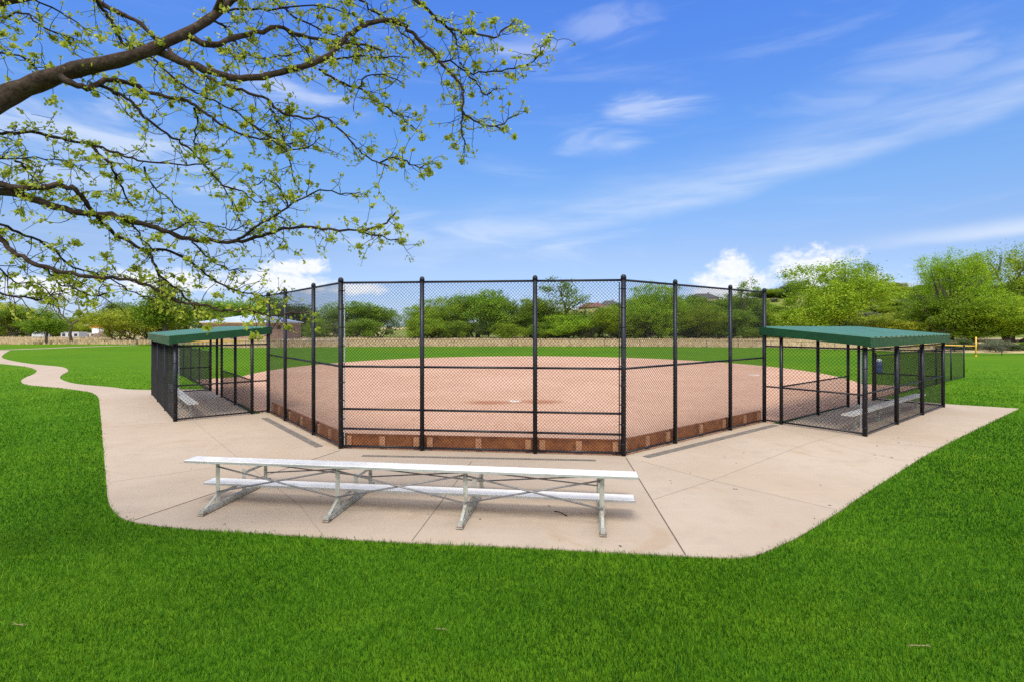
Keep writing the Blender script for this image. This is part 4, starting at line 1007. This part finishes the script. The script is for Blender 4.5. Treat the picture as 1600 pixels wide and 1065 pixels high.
feed(2.3, pp(-50, 330, 4.5), .055, .027); feed(2.2, pp(-40, 335, 4.8), .04, .016); feed(1.9, pp(-40, 448, 4.6), .035, .013); feed(2.1, pp(-30, 395, 4.6), .03, .01); feed(2.9, pp(-30, 246, 4.8), .03, .01); feed(3.5, pp(-30, 70, 5.0), .04, .013); feed(3.8, pp(-30, 36, 5.2), .04, .013); feed(4.0, pp(-30, 10, 5.3), .04, .013)
limb_end = pp(395, -45, 5.4)
for k in range(6):    # upper limbs over the frame
    a = pp(*rt.choice(((395, -45), (362, 0), (335, 24))), 5.35) if k < 3 else Vector((-6.7, 5.0, 5.0 + .3 * k)); P = [a]
    d = Vector((rt.uniform(.1, 1) if k < 3 else rt.uniform(-1, .3), rt.uniform(-.6, .6), rt.uniform(.4, 1))).normalized()
    for s_ in range(9): d = (d + Vector((rt.gauss(0, .15), rt.gauss(0, .15), rt.gauss(-.06, .1)))).normalized(); P.append(P[-1] + d * .28)
    thick.tube([tuple(p) for p in P], [.035 - .0032 * j for j in range(10)], 'bark', 7, cap=False); twigs(P, None, 1, .2)
# limbs that feed branches entering the frame from above
top_hub = pp(395, -45, 5.4)
for q, r_ in ((pp(610, -30, 5.6), .02), (pp(545, -25, 6.2), .012), (pp(410, -25, 5.9), .012)):
    thick.tube([tuple(top_hub), tuple(top_hub.lerp(q, .5) + UP * .15), tuple(q)], [.03, .022, r_], 'bark', 7, cap=False)
for q in (pp(120, -25, 5.6), pp(140, -20, 5.3)):
    a = Vector((-6.75, 4.9, 4.8)); thick.tube([tuple(a), tuple(a.lerp(q, .5) + UP * .3), tuple(q)], [.06, .04, .024], 'bark', 8, cap=False)
thick.build('trunk', LT, True); fine.build('branch', LT, True)
tp_ = np.array([t[0] for t in tuft]); 
me = leaf_cloud(tp_, .004, .038, 77, 'locust_leaf', 'foliage', np.clip(np.array([t[1] for t in tuft]) * .9, 0, 1), up=.5); me['world'] = 1
link('foliage', me, LT)

# ------------------------------------------------------------------ sky
world = bpy.data.worlds.new('World'); scn.world = world; world.use_nodes = True
SUN_EL, SUN_AZ = 57.0, 190.0     # sun high behind the camera
nt = NT(world.node_tree); nt.n.clear()
out = nt.node('ShaderNodeOutputWorld'); bg = nt.node('ShaderNodeBackground'); nt.l.new(bg.outputs[0], out.inputs[0])
bg.inputs[1].default_value = 0.10
sky = nt.node('ShaderNodeTexSky', sky_type='NISHITA'); sky.sun_disc = False; sky.sun_elevation = R(SUN_EL); sky.sun_rotation = R(SUN_AZ); sky.altitude = 1800; sky.air_density = 1.0; sky.dust_density = 0.3; sky.ozone_density = 3.0
tc = nt.node('ShaderNodeTexCoord'); dirv = tc.outputs['Generated']
sp = nt.node('ShaderNodeSeparateXYZ'); nt.l.new(dirv, sp.inputs[0]); X, Y, Z = sp.outputs
az = nt.math('MULTIPLY', nt.math('ARCTAN2', X, Y), 57.29578); el = nt.math('MULTIPLY', nt.math('ARCSINE', Z), 57.29578)
def az_el(px, py):
    a = math.degrees(math.atan((px - 800) / F)); e = math.degrees(math.atan((YH - py) / math.hypot(F, px - 800))); return a, e
# clear-air colour: Nishita graded a little deeper towards the zenith
cr = nt.node('ShaderNodeValToRGB'); nt.put(cr.inputs[0], nt.ramp(el, 0, 40, 0, 1, False))
stops = ((0, (.40, .46, .70)), (.10, (.60, .60, .74)), (.19, (.75, .71, .77)), (.35, (.78, .93, 1.05)), (.5, (.73, 1.02, 1.33)), (.735, (.68, 1.06, 1.70)), (1, (.62, 1.05, 1.85)))
el_ = cr.color_ramp.elements
for i_, (p_, c_) in enumerate(stops):
    e_ = el_[i_] if i_ < 2 else el_.new(p_)
    e_.position = p_; e_.color = (*c_, 1)
tint = cr.outputs[0]
base = nt.mix(1.0, sky.outputs[0], tint, 'MULTIPLY')
cb = nt.node('ShaderNodeCombineXYZ'); nt.put(cb.inputs[0], az); nt.put(cb.inputs[1], el); AE = cb.outputs[0]
WHITE = (5.2, 5.5, 5.9)
# thin high streaks
warp = nt.noise(AE, 0.05, 4, 0.6)
st1 = nt.noise(nt.mapping(AE, (.028, .20, 1), (0, 0, R(-9)), (3, 1, 0)), 1.6, 7, 0.62, .5)
thin = nt.ramp(st1, .5, .92, 0, .22)
line = nt.math('SUBTRACT', el, nt.math('MULTIPLY_ADD', az, .178, 9.4)); line = nt.math('ADD', line, nt.math('MULTIPLY', nt.math('SUBTRACT', warp, .5), 3.0))
band = nt.math('MULTIPLY', nt.ramp(line, -1.4, .4, 0, .50), nt.ramp(line, .2, 6.0, 1, 0))
band = nt.math('MULTIPLY', band, nt.ramp(nt.noise(nt.mapping(AE, (.05, .35, 1), (0, 0, R(-10))), 1.5, 6, .6), .25, .75, .15, .8))
band = nt.math('MULTIPLY', band, nt.math('MULTIPLY', nt.ramp(az, -20, 0), nt.ramp(az, 50, 75, 1, 0)))
line2 = nt.math('SUBTRACT', el, nt.math('MULTIPLY_ADD', az, .03, 6.3)); line2 = nt.math('ADD', line2, nt.math('MULTIPLY', nt.math('SUBTRACT', warp, .5), 2.0))
band2 = nt.math('MULTIPLY', nt.math('MULTIPLY', nt.ramp(line2, -.8, 0), nt.ramp(line2, 0, 1.3, 1, 0)), nt.ramp(az, 30, 46, 0, .5))
st2 = nt.noise(nt.mapping(AE, (.06, .26, 1), (0, 0, R(-14)), (7, 2, 0)), 1.3, 6, 0.56, .7)
wisp = None
for (px, py, rx, ry, amt) in ((1010, 165, 95, 30, .55), (940, 222, 70, 24, .5), (815, 85, 90, 24, .4), (150, 230, 260, 90, .75), (470, 145, 110, 32, .6), (950, 40, 70, 25, .3), (1450, 110, 240, 50, .3), (760, 380, 200, 40, .5)):
    a0, e0 = az_el(px, py); k = math.hypot(F, px - 800); ra = math.degrees(rx * F / k / k); re = math.degrees(ry / k)
    dx = nt.math('DIVIDE', nt.math('SUBTRACT', az, a0), ra); dy = nt.math('DIVIDE', nt.math('SUBTRACT', el, e0), re)
    d = nt.math('SQRT', nt.math('ADD', nt.math('MULTIPLY', dx, dx), nt.math('MULTIPLY', dy, dy)))
    m_ = nt.math('MULTIPLY', nt.ramp(nt.math('ADD', d, nt.math('MULTIPLY', nt.math('SUBTRACT', st2, .5), 2.6)), -.1, 1.3, amt, 0), nt.ramp(st2, .62, .36, .22, .72))
    wisp = m_ if wisp is None else nt.math('MAXIMUM', wisp, m_)
cirrus = nt.math('MAXIMUM', nt.math('MAXIMUM', thin, band), nt.math('MAXIMUM', band2, wisp))
# heaped clouds low on the horizon
n1 = nt.noise(nt.mapping(AE, (1, 1.5, 1)), 0.42, 6, .62, .2); n2 = nt.noise(nt.mapping(AE, (1, 1.5, 1), (0, 0, 0), (40, 3, 0)), 1.5, 5, .6)
cum = None
for (px, py, rx, ry) in ((1145, 420, 44, 32), (1148, 452, 95, 32), (1272, 424, 84, 46), (1300, 450, 140, 34), (465, 418, 60, 18), (430, 442, 120, 22), (250, 440, 110, 26), (70, 452, 90, 24), (-120, 440, 120, 40), (560, 452, 60, 12), (1760, 430, 120, 40), (880, 492, 200, 16)):
    a0, e0 = az_el(px, py); k = math.hypot(F, px - 800); ra = math.degrees(rx * F / k / k); re = math.degrees(ry / k)
    dx = nt.math('DIVIDE', nt.math('SUBTRACT', az, a0), ra); dy = nt.math('DIVIDE', nt.math('SUBTRACT', el, e0), re)
    d = nt.math('SQRT', nt.math('ADD', nt.math('MULTIPLY', dx, dx), nt.math('MULTIPLY', dy, dy)))
    f_ = nt.math('SUBTRACT', 1.0, d); cum = f_ if cum is None else nt.math('MAXIMUM', cum, f_)
cum = nt.math('ADD', cum, nt.math('ADD', nt.math('MULTIPLY', nt.math('SUBTRACT', n1, .5), 1.5), nt.math('MULTIPLY', nt.math('SUBTRACT', n2, .5), .5)))
cumm = nt.ramp(cum, -.02, .62)
# unseen bright cloud bank added overhead and behind the viewer for soft white fill
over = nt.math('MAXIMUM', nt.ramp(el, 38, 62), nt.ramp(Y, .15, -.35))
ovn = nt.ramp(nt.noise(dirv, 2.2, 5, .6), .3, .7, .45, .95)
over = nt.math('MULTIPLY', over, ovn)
c = nt.mix(cirrus, base, WHITE)
cs_ = nt.mix(nt.ramp(n2, .3, .7), (5.2, 5.4, 5.9), (5.9, 5.9, 6.0))
c = nt.mix(nt.math('MULTIPLY', cumm, .90), c, cs_)
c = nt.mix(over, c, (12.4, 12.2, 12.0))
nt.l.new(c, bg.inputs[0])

sd = bpy.data.lights.new('sun', 'SUN'); sd.energy = 1.5; sd.angle = R(18); sd.color = (1.0, .95, .87)
so = bpy.data.objects.new('sun', sd); col.objects.link(so)
a_, e_ = R(SUN_AZ), R(SUN_EL); sdir = Vector((math.sin(a_) * math.cos(e_), math.cos(a_) * math.cos(e_), math.sin(e_)))
so.rotation_euler = (-sdir).to_track_quat('-Z', 'Y').to_euler(); so.location = sdir * 60

cam = bpy.data.cameras.new('camera'); co = bpy.data.objects.new('camera', cam); col.objects.link(co)
co.location = (0, 0, CH); co.rotation_euler = (R(90), 0, 0)
cam.sensor_width = 36; cam.lens = 36 * F / 1600; cam.shift_y = -(532.5 - YH) / 1600; cam.clip_end = 12000; cam.clip_start = .05
scn.camera = co
scn.view_settings.view_transform = 'Standard'; scn.view_settings.look = 'None'; scn.view_settings.gamma = 1.0; scn.view_settings.exposure = 0.85
scn.render.resolution_x, scn.render.resolution_y = 1024, 681
scn.cycles.max_bounces = 6; scn.cycles.diffuse_bounces = 4; scn.cycles.transmission_bounces = 2; scn.cycles.use_denoising = False
